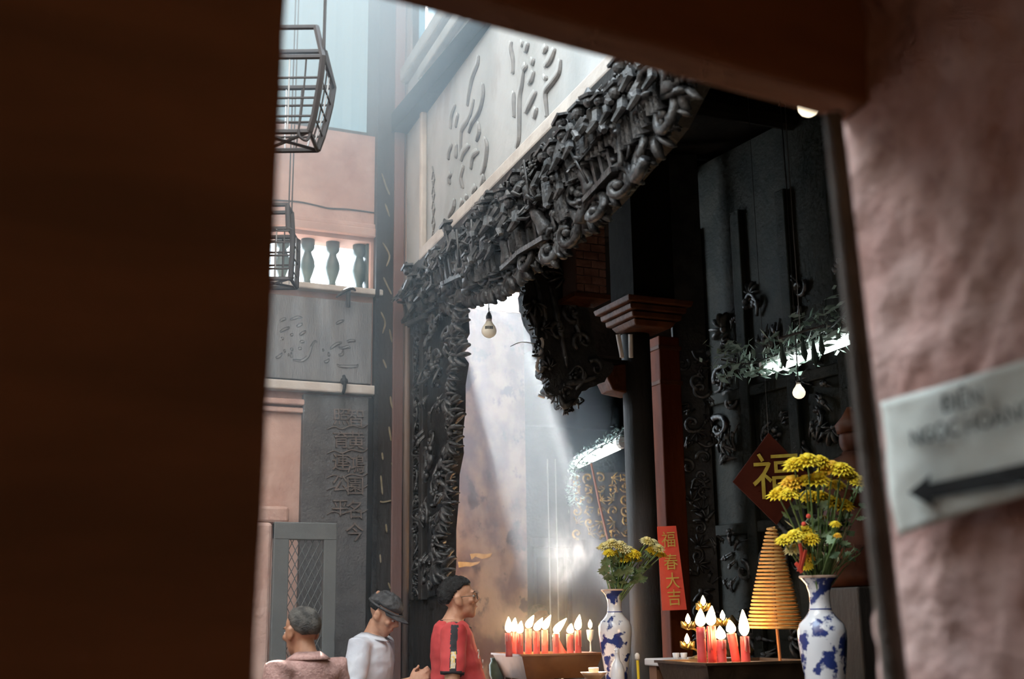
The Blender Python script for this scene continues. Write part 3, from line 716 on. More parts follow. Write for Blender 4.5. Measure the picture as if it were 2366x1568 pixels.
# dark round column and red pillar share a stepped capital
pc = at(1476, 1000, 8.3); zcap0 = at(1476, 762, 8.3).z; zcap1 = at(1480, 702, 8.1).z
rc = empty('round_column', DZ(pc, 0), label='dark round wooden column under the red-brown capital', cat='column')
MB().lathe([(.115, 0), (.115, .1), (.105, .14), (.103, 1.5), (.10, zcap0)], 28, Matrix.Translation(DZ(pc, 0))).build('shaft', WOOD2, rc, smooth=True)
MB().box((-.005, -.02, .9), (.005, .0, zcap0-.4), Matrix.Translation(pc-r0*.075-V(0, .075, pc.z))).build('pale_strip', TRIMW, rc)
pr_ = at(1541, 1000, 8.55)
rp = empty('red_pillar', DZ(pr_, 0), label='narrow red-brown square pillar carrying the red paper banner', cat='pillar')
MB().box((-.085, -.085, 0), (.085, .085, zcap0+.03), Matrix.Translation(DZ(pr_, 0))).build('shaft', REDW, rp, bevel=.01)
for z in (at(1530, 795, 8.5).z, at(1535, 880, 8.5).z):
    MB().box((-.095, -.095, z-.015), (.095, .095, z+.015), Matrix.Translation(DZ(pr_, 0))).build('band', REDC, rp, bevel=.006)
cpx = at(1486, 730, 8.35)
cp = empty('stepped_capital', DZ(cpx, zcap0), label='stepped red-brown capital block on top of the dark round column', cat='capital')
hcap = (zcap1-zcap0+.06)/4
for k, (a, b) in enumerate(((.14, .165), (.19, .195), (.215, .22), (.245, .255))):
    MB().frustum((0, 0), zcap0+hcap*k, zcap0+hcap*(k+1)-.008, a, a, b, b, Matrix.Translation(DZ(cpx, 0))).build('moulding', REDC, cp, bevel=.008)
MB().box((-.16, -.16, zcap0+4*hcap-.01), (.16, .16, 4.8), Matrix.Translation(DZ(cpx, 0))).build('impost', DARKC, cp)
cb = at(1425, 868, 8.3); co = empty('corbel', cb, label='red-brown wedge corbel on the left of the dark round column', cat='bracket')
MB().prism([cb+V(-.11, 0, .06), cb+V(.13, 0, .10), cb+V(.13, 0, -.12), cb+V(-.03, 0, -.10)], V(0, .18, 0)).build('block', REDC, co, bevel=.01)
MB().box((-.12, -.02, .085), (.14, .2, .11), Matrix.Translation(cb)).build('cap_board', DARKC, co)
for k, (x, xx) in enumerate(((1428, 1437), (1457, 1458))):
    a, b = at(x, 772, 8.2+.0*k), at(xx, 822, 8.2)
    MB().tube([a, b, DZ(b, cb.z+.10)], .016, 8).build('pale_post', TRIMW, co)


# hanging carved bracket (traced outline on a plane across the hall)
YK = 6.9
kb = empty('carved_bracket', on_y(1290, 640, YK), label='large black carved bracket hanging in front of the sunbeam with a dragon-fish snout', cat='bracket')
OUT = [(1205, 590), (1215, 640), (1212, 690), (1222, 735), (1240, 770), (1246, 800), (1258, 830), (1252, 862), (1272, 880), (1262, 902), (1290, 918), (1302, 942), (1330, 925), (1345, 905), (1395, 880), (1420, 845), (1385, 825), (1372, 780), (1360, 720), (1330, 650), (1322, 590)]
OUT2 = catmull([V(x, y, 0) for x, y in OUT+OUT[:1]], 5)[:-1]
MB().prism([on_y(p.x+4*noise.noise(p*.09), p.y+4*noise.noise(p*.08+V(9, 0, 0)), YK) for p in OUT2], (0, .10, 0)).build('body', WOOD, kb)
for k in range(0, 62, 2):
    p = OUT2[k]; me = (ML+MC)[k//2 % 8]; inst(me.name, me, kb, basis(on_y(p.x+3, p.y, YK+.03), (1, 0, 0), (0, 0, 1)) @ Matrix.Rotation(k*1.3, 4, 'Z') @ Matrix.Scale(.55, 4))
for st in ([(1225, 720), (1240, 750), (1238, 775)], [(1250, 800), (1255, 840), (1250, 860)], [(1300, 900), (1318, 885), (1345, 880), (1380, 870)], [(1292, 912), (1304, 938), (1330, 922)], [(1310, 690), (1330, 740), (1345, 800)], [(1270, 660), (1285, 720), (1300, 790), (1310, 850)], [(1235, 640), (1250, 690), (1262, 740)], [(1330, 900), (1350, 870), (1340, 850)]):
    pp = catmull([on_y(x, y, YK-.012) for x, y in st], 4); n = len(pp)
    MB().tube(pp, [.008+.016*sin(pi*i/(n-1)) for i in range(n)], 7).build('carved_ridge', CARVE, kb, smooth=True)
for k, (x, y, q) in enumerate(((1232, 700, .8), (1252, 760, .7), (1268, 850, .7), (1300, 640, 1.0), (1320, 720, .9), (1345, 790, .9), (1290, 760, .8), (1375, 850, .7), (1305, 905, .6), (1262, 630, .9), (1240, 812, .6), (1330, 860, .7))):
    p = on_y(x, y, YK-.01); me = (ML+MS+MC)[k % 12]
    inst(me.name, me, kb, basis(p, (1, 0, 0), (0, 0, 1)) @ Matrix.Rotation(k*1.7, 4, 'Z') @ Matrix.Scale(q, 4))
MB().tube(catmull([on_y(x, y, YK-.02) for x, y in ((1250, 780), (1254, 795), (1244, 830), (1240, 850), (1246, 858))], 4), .010, 6).build('pale_horn', TRIMW, kb)
MB().tube(catmull([on_y(x, y, YK-.02) for x, y in ((1180, 800), (1205, 790), (1240, 795))], 3), .003, 5).build('whisker', LWIRE, kb)
MB().tube([on_y(1243, 912, YK), on_y(1258, 918, YK)], .010, 6).build('glinting_tip', PORC, kb)
MB().box((on_y(1200, 600, YK).x, YK-.02, on_y(1250, 600, YK).z-.03), (on_y(1330, 600, YK).x, YK+.2, 4.998)).build('hanger_post', WOOD, kb)
bp_ = at(1350, 640, 7.9); bs = empty('brick_pier', bp_, label='small patch of reddish brick pier beside the carved bracket', cat='pier')
BR = mat('red_brick', (.17, .07, .05), .9, (.24, .115, .085), 12, .5, 40)
MB().box((-.10, -.09, -.135), (.10, .12, 4.9-bp_.z), Matrix.Translation(bp_)).build('core', mat('mortar', (.16, .10, .08), .9), bs)
k = 0
for i, z in enumerate((-.13, -.075, -.02, .035, .09, .145, .20, .255, .31, .365)):
    xs = (-.11, .0, .11) if i % 2 else (-.11, -.055, .055, .11)
    for x0_, x1_ in zip(xs, xs[1:]): MB().box((x0_+.004, -.10, z+.003), (x1_-.004, -.085, z+.05), Matrix.Translation(bp_)).build('brick', BR, bs)
MB().box((-.13, -.11, -.165), (.13, .13, -.135), Matrix.Translation(bp_)).build('base_moulding', REDC, bs)


# bulbs on cords
def bulb(name, px, py, D, r, zc_, label, m=BULB, marks=False):
    c = at(px, py, D); e = empty(name, c, label=label, cat='light bulb')
    MB().lathe([(.35*r, r*1.25), (.48*r, r*.95), (.8*r, r*.55), (r, 0), (.93*r, -.42*r), (.7*r, -.76*r), (.35*r, -.96*r), (.02*r, -r*1.02)], 20, Matrix.Translation(c)).build('globe', m, e, smooth=True)
    MB().lathe([(.34*r, r*1.2), (.36*r, r*1.5)], 14, Matrix.Translation(c)).build('collar', TRIMW, e)
    MB().lathe([(.38*r, r*1.5), (.40*r, r*1.9), (.22*r, r*2.35), (.1*r, r*2.5)], 14, Matrix.Translation(c)).build('socket', BLACK, e, smooth=True)
    if zc_ is not None: MB().tube([c+V(0, 0, r*2.4), c+V(.01, 0, (zc_-c.z)*.5), DZ(c, zc_)], .004, 5).build('cord', BLACK, e)
    if marks:
        for k in range(5):
            a = -pi/2+YAW*-1+(k-2)*.22
            M = Matrix.Translation(c+V(cos(a)*r*.99, sin(a)*r*.99, r*.18)) @ Matrix.Rotation(a+pi/2, 4, 'Z')
            MB().box((-.004, -.002, -.009), (.004, .002, .009), M).build('printed_mark', INKG, e)
    return e
bulb('hanging_bulb', 1130, 763, 7.3, .046, 4.98, 'frosted bulb with printed marks hanging in the sunbeam', BULB, True)
bulb('hanging_bulb', 1846, 906, 6.4, .034, 4.998, 'small white bulb hanging below the right fluorescent tube', BULBON)
bulb('hanging_bulb', 1868, 245, 4.6, .042, 4.98, 'warm lit bulb peeking below the doorway lintel at upper right', mat('warm_lit_bulb', (.9, .8, .6), .4, emit=(1, .84, .6), estr=1.6))

def tinsel(mb, path, n, seed, spread=.05, size=.028):
    rnd = random.Random(seed); P = catmull(path, 12)
    for k in range(n):
        p = P[rnd.randrange(len(P))]+V(rnd.uniform(-1, 1), rnd.uniform(-1, 1), rnd.uniform(-1, 1))*spread
        a = V(rnd.uniform(-1, 1), rnd.uniform(-1, 1), rnd.uniform(-1, 1)).normalized(); b = a.orthogonal().normalized()
        L = size*rnd.uniform(.5, 1.2); mb.add([p-a*L, p+b*L*.4+a*L*.1, p+a*L, p-b*L*.4], [(0, 1, 2), (0, 2, 3)])
TIN = mat('tinsel_foil', (.42, .55, .50), .3, (.25, .34, .30), 30, metal=.5)
LFD = mat('dusty_leaf', (.16, .22, .18), .5, (.30, .38, .33), 25)
def lamp_tube(name, a, b, label, r=.016, gar=()):
    e = empty(name, (a+b)/2, label=label, cat='fluorescent lamp'); d = (b-a).normalized()
    MB().tube([a, b], r, 12).build('tube', TUBE, e, smooth=True)
    MB().tube([a-d*.03, a+d*.012], r*1.1, 10).build('end_cap', WHITEP, e); MB().tube([b-d*.012, b+d*.03], r*1.1, 10).build('end_cap', WHITEP, e)
    MB().tube([a-d*.03+V(0, .03, .045), b+d*.03+V(0, .03, .045)], .022, 6, flat=.6).build('batten', WHITEP, e)
    return e
lamp_tube('fluorescent_lamp', at(1336, 1070, 9.6), at(1436, 1024, 9.0), 'glowing fluorescent tube left of the dark round column', .038)
lamp_tube('fluorescent_lamp', at(1772, 856, 7.0), at(1975, 778, 6.2), 'glowing fluorescent tube on the right under dark leaves', .028)
def garland(name, path, n, seed, label, m, spread=.05, size=.028):
    e = empty(name, path[0], label=label, cat='garland'); MB().tube(catmull(path, 6), .005, 5).build('cord', BLACK, e)
    mb = MB(); tinsel(mb, path, n, seed, spread, size); o = mb.build('tinsel', m, e); o['kind'] = 'stuff'; return e
garland('tinsel_garland', [at(1328, 1165, 9.3), at(1322, 1120, 9.3), at(1332, 1075, 9.3), at(1365, 1045, 9.2), at(1405, 1022, 9.0), at(1440, 995, 8.9)], 420, 3, 'glittering green tinsel around the left fluorescent tube', TIN, .055, .022)
garland('leaf_garland', [at(1665, 830, 6.9), at(1720, 840, 6.9), at(1765, 830, 6.8), at(1812, 812, 6.6), at(1868, 780, 6.4), at(1920, 755, 6.2), at(1960, 715, 6.0)], 420, 5, 'dark dusty leaf garland above the right fluorescent tube', LFD, .11, .040)
lf = empty('hanging_leaves', at(1880, 830, 6.15), label='dark leaves hanging in front of the right fluorescent tube', cat='garland')
for k, (x, y, xx, yy) in enumerate(((1808, 815, 1814, 850), (1856, 800, 1862, 835), (1880, 805, 1886, 850), (1898, 795, 1901, 822))):
    a, b = at(x, y, 5.95), at(xx, yy, 5.95); mm = (a+b)/2
    MB().tube([a+V(0, 0, .05), a, mm, b], [.004, .016, .022, .004], 6, flat=.3).build('leaf', mat('dark_leaf', (.03, .05, .04), .6), lf)
MB().tube([at(1800, 800, 5.95)+V(0, 0, .04), at(1905, 770, 5.95)+V(0, 0, .04)], .006, 5).build('twig', WIRE, lf)
MB().tube([at(1850, 782, 5.95)+V(0, 0, .04), DZ(at(1850, 782, 5.95), 4.98)], .003, 4).build('string', WIRE, lf)

# gilded panel far behind, stick, thin pale cords in the deep hall
gpz = empty('gilded_panel', at(1390, 1160, 10.4), label='dim gilded carved panel behind the left fluorescent tube', cat='panel')
a, b = at(1328, 1090, 10.4), at(1450, 1245, 10.4); ctr = (a+b)/2; hw = (b-a).length*.36; hh = (a.z-b.z)/2
B = basis(ctr, r0, Z_)
MB().box((-hw, -hh, -.03), (hw, hh, 0), B).build('panel', WOOD2, gpz)
MB().box((-hw, -2.9, -.05), (hw, -hh, -.02), B).build('stand_board', WOOD2, gpz)
rnd = random.Random(4)
gm = [MB(), MB(), MB()]
GM = []
for me in MS+MC+ML:
    g2 = me.copy(); g2.materials.clear(); g2.materials.append(GOLD); GM.append(g2)
for i in range(5):
    for j in range(6):
        me = GM[rnd.randrange(12)]; inst('gilded_relief', me, gpz, B @ Matrix.Translation((-hw+(i+.5)*hw*.4, -hh+(j+.5)*hh/3, 0)) @ Matrix.Rotation(rnd.random()*6, 4, 'Z') @ Matrix.Scale(.55, 4))
tag(MB().tube([at(1366, 1070, 8.9), at(1384, 1160, 8.9), at(1404, 1245, 8.9), DZ(at(1404, 1245, 8.9), 1.0)], .009, 6).build('lamp_pole', mat('reddish_pole', (.40, .18, .12), .6)), 'thin reddish pole slanting down from the left fluorescent tube', 'pole')
for k, (x, l) in enumerate(((1265, 'pale vertical cord in the sunbeam nearer the pink wall'), (1283, 'fainter pale vertical cord in the sunbeam nearer the tinsel'))):
    tag(MB().tube([at(x, 1060, 10.5), DZ(at(x, 1060, 10.5), .6)], .006-.001*k, 6).build('bell_rope', mat('grey_rope', (.14, .17, .16), .8)), l, 'rope')
db = empty('dark_altar_cabinet', DZ(at(1270, 1300, 12.2), 0), label='dark wooden altar cabinet in the deep hall behind the smoke', cat='cabinet')
q = DZ(at(1285, 1300, 12.4), 0)
MB().box((-.35, -.2, 0), (.35, .2, 2.2), Matrix.Translation(q)).build('body', WOOD2, db, bevel=.01)
MB().box((-.40, -.25, 2.2), (.40, .25, 2.3), Matrix.Translation(q)).build('cornice', WOOD2, db, bevel=.01)
for sx in (-1, 1): MB().box((sx*.17-.15, -.22, .3), (sx*.17+.15, -.2, 2.1), Matrix.Translation(q)).build('door', DARKC, db, bevel=.008)

# carved wooden post with leafwork right of the red pillar, screen wall behind the altar
cs = empty('leafy_carved_post', DZ(at(1608, 1100, 8.6), 0), label='dim carved wooden post with leafwork right of the red pillar', cat='carving')
q = at(1608, 1100, 8.6); B = basis(DZ(q, 0), r0, Z_)
MB().box((-.12, 0, -.08), (.12, 4.9, 0), B).build('board', WOOD, cs)
for k in range(34):
    me = (ML+MS+MY+MC)[rnd.randrange(16)]; inst(me.name, me, cs, B @ Matrix.Translation((rnd.uniform(-.06, .10), 1.3+k*.062, .0)) @ Matrix.Rotation(rnd.random()*6, 4, 'Z') @ Matrix.Scale(rnd.uniform(.6, .9), 4))
sw = empty('altar_screen', DZ(at(1800, 1100, 8.2), 0), label='dark carved screen wall behind the right altar', cat='screen')
A0, A1 = DZ(at(1640, 1100, 8.9), 0), DZ(at(2120, 1100, 7.2), 0); ux = (A1-A0).normalized(); LEN = (A1-A0).length
B = basis(A0, ux, Z_)
MB().box((0, 0, -.1), (LEN, 4.9, 0), B).build('board', DARKG, sw)
for k in range(5):
    x = LEN*k/4; MB().box((x-.05, 0, 0), (x+.05, 4.4, .05), B).build('stile', DARKG, sw, bevel=.01)
for z in (1.0, 2.1, 3.05): MB().box((0, z-.04, 0), (LEN, z+.04, .04), B).build('rail', DARKG, sw, bevel=.01)
for k in range(90):
    x, z = rnd.uniform(.1, LEN-.1), rnd.choice((rnd.uniform(2.6, 3.8), rnd.uniform(1.1, 2.0)))
    me = (ML+MS+MY+MC)[rnd.randrange(16)]; inst(me.name, me, sw, B @ Matrix.Translation((x, z, .0)) @ Matrix.Rotation(rnd.random()*6, 4, 'Z') @ Matrix.Scale(rnd.uniform(.7, 1.3), 4))

for (x0_, y0_, x1_, y1_, lab) in ((1085, 1276, 1136, 1290, 'upper of two dull gold smears on the stained pink wall'), (1060, 1296, 1108, 1309, 'lower of two dull gold smears on the stained pink wall')):
    pp = [on_y(x0_+(x1_-x0_)*u_+rnd.uniform(-3, 3), y0_+(y1_-y0_)*v_+rnd.uniform(-3, 3), HY-.006) for u_, v_ in ((0, .3), (.3, 0), (.7, .1), (1, 0), (.95, .7), (.6, 1), (.3, .85), (.05, 1))]
    tag(MB().prism(pp, (0, .005, 0)).build('wall_smear', mat('dull_gold_smear', (.32, .20, .05), .6, (.40, .27, .08), 40)), lab, 'smear')  # yellowish smears on the wall, built as thin flat pieces
# red banner with gold characters
bn = empty('red_banner', at(1552, 1310, 8.0), label='vertical red paper banner with four gold characters on the red-brown pillar', cat='banner')
TL, TR, BL_, BR_ = at(1519, 1216, 8.05), at(1562, 1214, 8.05), at(1531, 1410, 7.95), at(1587, 1408, 7.95)
dd = Vector((0, .006, 0)); MB().prism([TL, TR, BR_, BL_], dd).build('paper', REDP, bn)
for k, ch in enumerate('福春大吉'):
    t = (.17, .44, .66, .86)[k]; p = TL.lerp(BL_, t).lerp(TR.lerp(BR_, t), .52)-fw*.012; wd = (TR-TL).length
    me = text_mesh(ch, wd*.78, .002, 'gold_character'); me.materials.append(GOLDP)
    inst('gold_character', me, bn, basis(p, TR-TL, TL-BL_) @ Matrix.Diagonal((1, 1.15, 1, 1)))
# red diamond paper with gold character
dm = empty('diamond_paper', at(1776, 1105, 7.3), label='dark red diamond-shaped paper with a gold character behind the yellow flowers', cat='paper charm')
T, Lf, Bt, Rg = at(1776, 1000, 7.3), at(1694, 1112, 7.3), at(1795, 1212, 7.3), at(1872, 1098, 7.3)
MB().prism([T, Rg, Bt, Lf], (0, .008, 0)).build('paper', REDD, dm)
MB().tube([T+V(0, .004, -.01), DZ(T+V(0, .004, 0), 4.998)], .002, 4).build('string', BLACK, dm)
c = (T+Bt)/2+rt*.02; me = text_mesh('福', .30, .002, 'gold_character'); me.materials.append(mat('dull_gold_print', (.42, .33, .04), .5, (.50, .42, .07), 20)); inst('gold_character', me, dm, basis(c-fw*.015, rt+up*.06, up))

# statue on the altar behind, red robe figure at the right edge
def statue(name, p0, h, label, m1, m2):
    e = empty(name, p0, label=label, cat='statue'); M = Matrix.Translation(p0) @ Matrix.Scale(h, 4)
    MB().lathe([(.20, 0), (.22, .06), (.22, .10), (.25, .14), (.24, .3), (.17, .5), (.19, .62), (.17, .72), (.07, .77), (.06, .79)], 20, M).build('robe', m1, e, smooth=True)
    MB().ell((0, 0, .86), (.075, .08, .095), 14, 10, M).build('head', m2, e, smooth=True)
    MB().lathe([(.085, .90), (.095, .95), (.05, 1.0), (.015, 1.06)], 12, M).build('crown', m2, e, smooth=True)
    for sg in (-1, 1): MB().tube([(sg*.16, 0, .68), (sg*.25, -.06, .52), (sg*.08, -.2, .48)], [.06, .065, .04], 8, M).build('arm', m1, e, smooth=True)
    return e
LAQ = mat('red_lacquer', (.06, .016, .005), .55, (.035, .009, .004), 5, spec=.2); DGOLD = mat('sooty_gold', (.13, .085, .03), .4, (.05, .04, .02), 12, metal=.4)
# ---------------------------------------------------------------- altar tables
def table(name, c, hx, hy, zt_, label, ang=0, m=WOOD2, edge=None):
    e = empty(name, DZ(c, 0), ang, label=label, cat='altar table'); M = Matrix.Translation(DZ(c, 0)) @ Matrix.Rotation(ang, 4, 'Z')
    MB().box((-hx, -hy, zt_-.04), (hx, hy, zt_), M).build('top', edge or m, e, bevel=.008)
    MB().box((-hx+.05, -hy+.04, zt_-.22), (hx-.05, -hy+.07, zt_-.04), M).build('apron', m, e, bevel=.006)
    MB().box((-hx+.05, hy-.07, zt_-.22), (hx-.05, hy-.04, zt_-.04), M).build('apron', m, e, bevel=.006)
    for sx in (-1, 1):
        for sy in (-1, 1): MB().frustum((sx*(hx-.06), sy*(hy-.06)), 0, zt_-.04, .03, .03, .04, .04, M).build('leg', m, e)
    return e
# candle trough 1 (sunlit side), its table
ca = at(1206, 1511, 7.55); cbp = at(1392, 1499, 7.75); vx = (DZ(cbp, 0)-DZ(ca, 0)).normalized()
ZT1 = .985; zr1 = ca.z
def trough(name, c0, vx, wx, wy, z1, h, label, m):
    """c0: nearest upper corner, vx along the front, hollow with flared sides"""
    vy = V(-vx.y, vx.x, 0); e = empty(name, DZ(c0+vx*wx/2+vy*wy/2, z1-h), label=label, cat='candle tray')
    C = DZ(c0+vx*wx/2+vy*wy/2, 0); B = basis(C, vx, vy)
    def ring(hx, hy, z): return [B @ V(sx*hx, sy*hy, z) for sx, sy in ((-1, -1), (1, -1), (1, 1), (-1, 1))]
    mb = MB(); rr = [ring(wx/2-.05, wy/2-.05, z1-h), ring(wx/2, wy/2, z1-.012), ring(wx/2+.012, wy/2+.012, z1-.012), ring(wx/2+.012, wy/2+.012, z1), ring(wx/2-.012, wy/2-.012, z1), ring(wx/2-.02, wy/2-.02, z1-.03)]
    vv = [p for r in rr for p in r]; ff = [(3, 2, 1, 0)]
    for k in range(5):
        for i in range(4): j = (i+1) % 4; ff.append((4*k+i, 4*k+j, 4*k+4+j, 4*k+4+i))
    ff.append((20, 21, 22, 23)); mb.add(vv, ff); mb.build('body', m, e)
    mb = MB(); rg = ring(wx/2-.021, wy/2-.021, z1-.028); mb.prism(rg, (0, 0, .012)); mb.build('ash_bed', mat('ash', (.40, .30, .25), .95, (.50, .36, .30), 25, .4, 60), e)
    for sx in (-1, 1):
        for sy in (-1, 1):
            f = B @ V(sx*(wx/2-.07), sy*(wy/2-.07), z1-h)
            MB().box((-.02, -.02, -.03), (.02, .02, 0.0), Matrix.Translation(f)).build('foot', m, e)
    return e, B, z1-.016
TRA1, B1, ZA1 = trough('candle_tray', ca, vx, (DZ(cbp, 0)-DZ(ca, 0)).length, .52, zr1, .155, 'flared brass candle tray behind the red-shirted man full of tall flames', BRASS)
c1 = B1 @ V(0.1, 0, 0)
ZT1 = zr1-.155-.03
table('altar_table', DZ(c1, 0)+V(-.10, -.04, 0), .46, .36, ZT1, 'dark altar table under the left candle tray and the left vase', atan2(vx.y, vx.x), edge=mat('table_top', (.10, .055, .035), .4))
# trough 2
ca2 = at(1633, 1531, 5.55); cb2 = at(1886, 1521, 5.75); vx2 = (DZ(cb2, 0)-DZ(ca2, 0)).normalized()
TRA2, B2, ZA2 = trough('candle_tray', ca2, vx2, (DZ(cb2, 0)-DZ(ca2, 0)).length, .50, ca2.z, .20, 'large dark bronze candle tray in front of the incense coil', mat('dark_bronze', (.07, .045, .028), .45, (.10, .06, .035), 8, .1, 30, metal=.6))
ZT2 = ca2.z-.23
table('altar_table', B2 @ V(.16, .0, 0), .66, .44, ZT2, 'dark altar table under the right candle tray and the right vase', atan2(vx2.y, vx2.x))
# side shelf with white cloth between the tables
qs = at(1570, 1522, 6.55); ZT3 = qs.z
table('altar_table', DZ(qs, 0)+V(.16, .14, 0), .22, .14, ZT3, 'pale-topped narrow altar table between the two candle trays', 0, mat('warm_wood', (.16, .075, .04), .5), mat('pale_cloth', (.62, .60, .60), .8))

def candle(name, base, topz, r, fl_h, lean, label, group, tilt=(0, 0)):
    e = empty(name, base, label=label, cat='candle', group=group)
    b = Vector(base); t = Vector((b.x+tilt[0], b.y+tilt[1], topz)); d = t-b
    rnd = random.Random(int(b.x*9999)); mb = MB()
    pp = [b+d*k/6 for k in range(7)]
    mb.tube(pp, [r*1.04, r*1.02, r, r, r, r*1.02, r*.94], 12); mb.build('wax', WAXR, e, smooth=True)
    mb = MB()
    for k in range(4):
        a = rnd.random()*6; L = rnd.uniform(.25, .7)
        q = t+V(cos(a), sin(a), 0)*r*.97; mb.tube([q, q-d*L*.6, q-d*L], [r*.22, r*.16, r*.2], 5)
    mb.build('wax_drip', mat('pale_wax_drip', (.74, .28, .25), .5), e, smooth=True)
    MB().tube([t-d.normalized()*.005, t+V(0, 0, .012)], .0018, 5).build('wick', WICK, e)
    L = V(lean*fl_h, 0, 0); L = rt*(lean*fl_h)
    pts = [t+V(0, 0, .004), t+V(0, 0, fl_h*.22)+L*.06, t+V(0, 0, fl_h*.45)+L*.3, t+V(0, 0, fl_h*.75)+L*.68, t+V(0, 0, fl_h)+L]
    fl_h *= 1.25; fr = r*1.1; MB().tube(catmull(pts, 3), [fr*k for k in (.25, .55, .8, .95, 1, 1, .95, .85, .72, .55, .38, .2, .05)], 10).build('flame', FLAME, e, smooth=True)
    return e
def base_on(px, py, D, z):
    p = at(px, py, D); return V(p.x, p.y, z)
ORD = ['first', 'second', 'third', 'fourth', 'fifth', 'sixth', 'seventh', 'eighth', 'ninth', 'tenth', 'eleventh', 'twelfth', 'thirteenth', 'fourteenth', 'fifteenth', 'sixteenth', 'seventeenth', 'eighteenth']
g1 = [(1176, 1462, .10, 0, 7.62), (1188, 1460, .09, .1, 7.75), (1201, 1464, .08, .15, 7.66), (1221, 1452, .085, .45, 7.85), (1240, 1458, .085, .5, 7.75), (1259, 1455, .095, .45, 7.9), (1285, 1463, .095, .75, 7.78), (1303, 1476, .06, .3, 7.95), (1318, 1464, .065, .15, 7.82), (1336, 1456, .10, .15, 7.85)]
for k, (px, py, fh, ln, D) in enumerate(g1):
    b = base_on(px, 1505, D, ZA1); tz = at(px, py, D).z
    candle('candle', b, tz, .021, fh, ln, ORD[k]+' lit red candle from the left in the left brass tray', 'candles in the left brass tray', (-.05, .02) if k == 7 else (0, 0))
g2 = [(1619, 1448, .085, .05, 5.72), (1643, 1446, .095, .1, 5.8), (1665, 1478, .065, -.05, 5.75), (1698, 1463, .065, -.1, 5.95), (1720, 1470, .125, -.02, 5.78)]
LB2 = ['leftmost lit red candle of five in the right bronze tray', 'second lit red candle from the left in the right bronze tray', 'shortest lit red candle in the middle of the right bronze tray', 'slim lit red candle left of the tallest flame in the right tray', 'lit red candle with the tallest flame next to the incense coil']
for k, (px, py, fh, ln, D) in enumerate(g2):
    b = base_on(px+3, 1520, D, ZA2); tz = at(px, py, D).z
    candle('candle', b, tz, .0215, fh, ln, LB2[k], 'candles in the right bronze tray', (.0, 0) if k != 3 else (-.02, 0))

# incense coil on a stick
ic = empty('incense_coil', base_on(1800, 1512, 5.95, ZA2), label='tall orange cone-shaped incense coil standing on a stick', cat='incense coil')
ap, bs_ = at(1783, 1218, 5.95), at(1791, 1452, 5.95); H = ap.z-bs_.z; ctr = DZ((ap+bs_)/2, 0)
pts = []; NT = 27; NS = 22
for k in range(NT*NS+1):
    t = k/(NT*NS); a = 2*pi*NT*t; r = .018+.117*t**.88; c = ap.lerp(bs_, t)
    pts.append(V(c.x+r*cos(a), c.y+r*sin(a), c.z))
mb = MB(); mb.tube(pts, .0062, 6); mb.build('coil', COIL, ic, smooth=True)
MB().tube([DZ(at(1802, 1512, 5.95), ZA2-.01), at(1790, 1400, 5.95), ap], .008, 6).build('stick', mat('stick_wood', (.42, .20, .09), .7), ic)

# lotus lamp stand with small flames, glass lamps
ll = empty('lotus_lamp', base_on(1620, 1515, 6.25, ZT3), label='gilded lotus lamp stand with four small flames left of the right candles', cat='lamp')
q0 = at(1624, 1515, 6.25); ll.location = DZ(q0, ZT3)
MB().lathe([(.07, 0), (.075, .015), (.03, .03), (.014, .06), (.013, .30)], 14, Matrix.Translation(DZ(q0, ZT3))).build('stand', GOLD, ll, smooth=True)
for (x, y) in ((1590, 1440), (1588, 1486), (1625, 1398), (1670, 1432)):
    p = at(x, y, 6.25); st = DZ(q0, min(p.z-.02, ZT3+.28))
    MB().tube(catmull([st-V(0, 0, .05), (st+p)/2-V(0, 0, .02), p-V(0, 0, .025)], 4), .006, 6).build('arm', GOLD, ll)
    mb = MB()
    for k in range(8):
        a = 2*pi*k/8; mb.tube([p+V(0, 0, -.03), p+V(cos(a)*.03, sin(a)*.03, -.012), p+V(cos(a)*.038, sin(a)*.038, .012)], [.004, .014, .002], 5, flat=.35)
    cup = mb.build('lotus_cup', GOLD, ll, smooth=True)
    MB().lathe([(.004, 0), (.012, .012), (.013, .024), (.006, .04), (.001, .05)], 10, Matrix.Translation(p)).build('flame', FLAME, cup, smooth=True)
GLASS = mat('lamp_glass', (.75, .78, .76), .1, spec=.8)
gl = empty('glass_oil_lamp', base_on(1365, 1500, 7.95, ZA1), label='small glass oil lamp with a round flame beside the left vase', cat='lamp')
q = base_on(1365, 1500, 7.95, ZA1); zf = at(1365, 1448, 7.95).z; hh_ = zf-q.z
MB().lathe([(.03, 0), (.028, .008), (.006, .02), (.005, hh_*.45), (.02, hh_*.55), (.026, hh_*.85), (.024, hh_*.9)], 14, Matrix.Translation(q)).build('goblet', GLASS, gl, smooth=True)
MB().lathe([(.003, 0), (.013, .014), (.014, .03), (.005, .05), (.001, .058)], 10, Matrix.Translation(V(q.x, q.y, zf-.01))).build('flame', FLAME, gl, smooth=True)

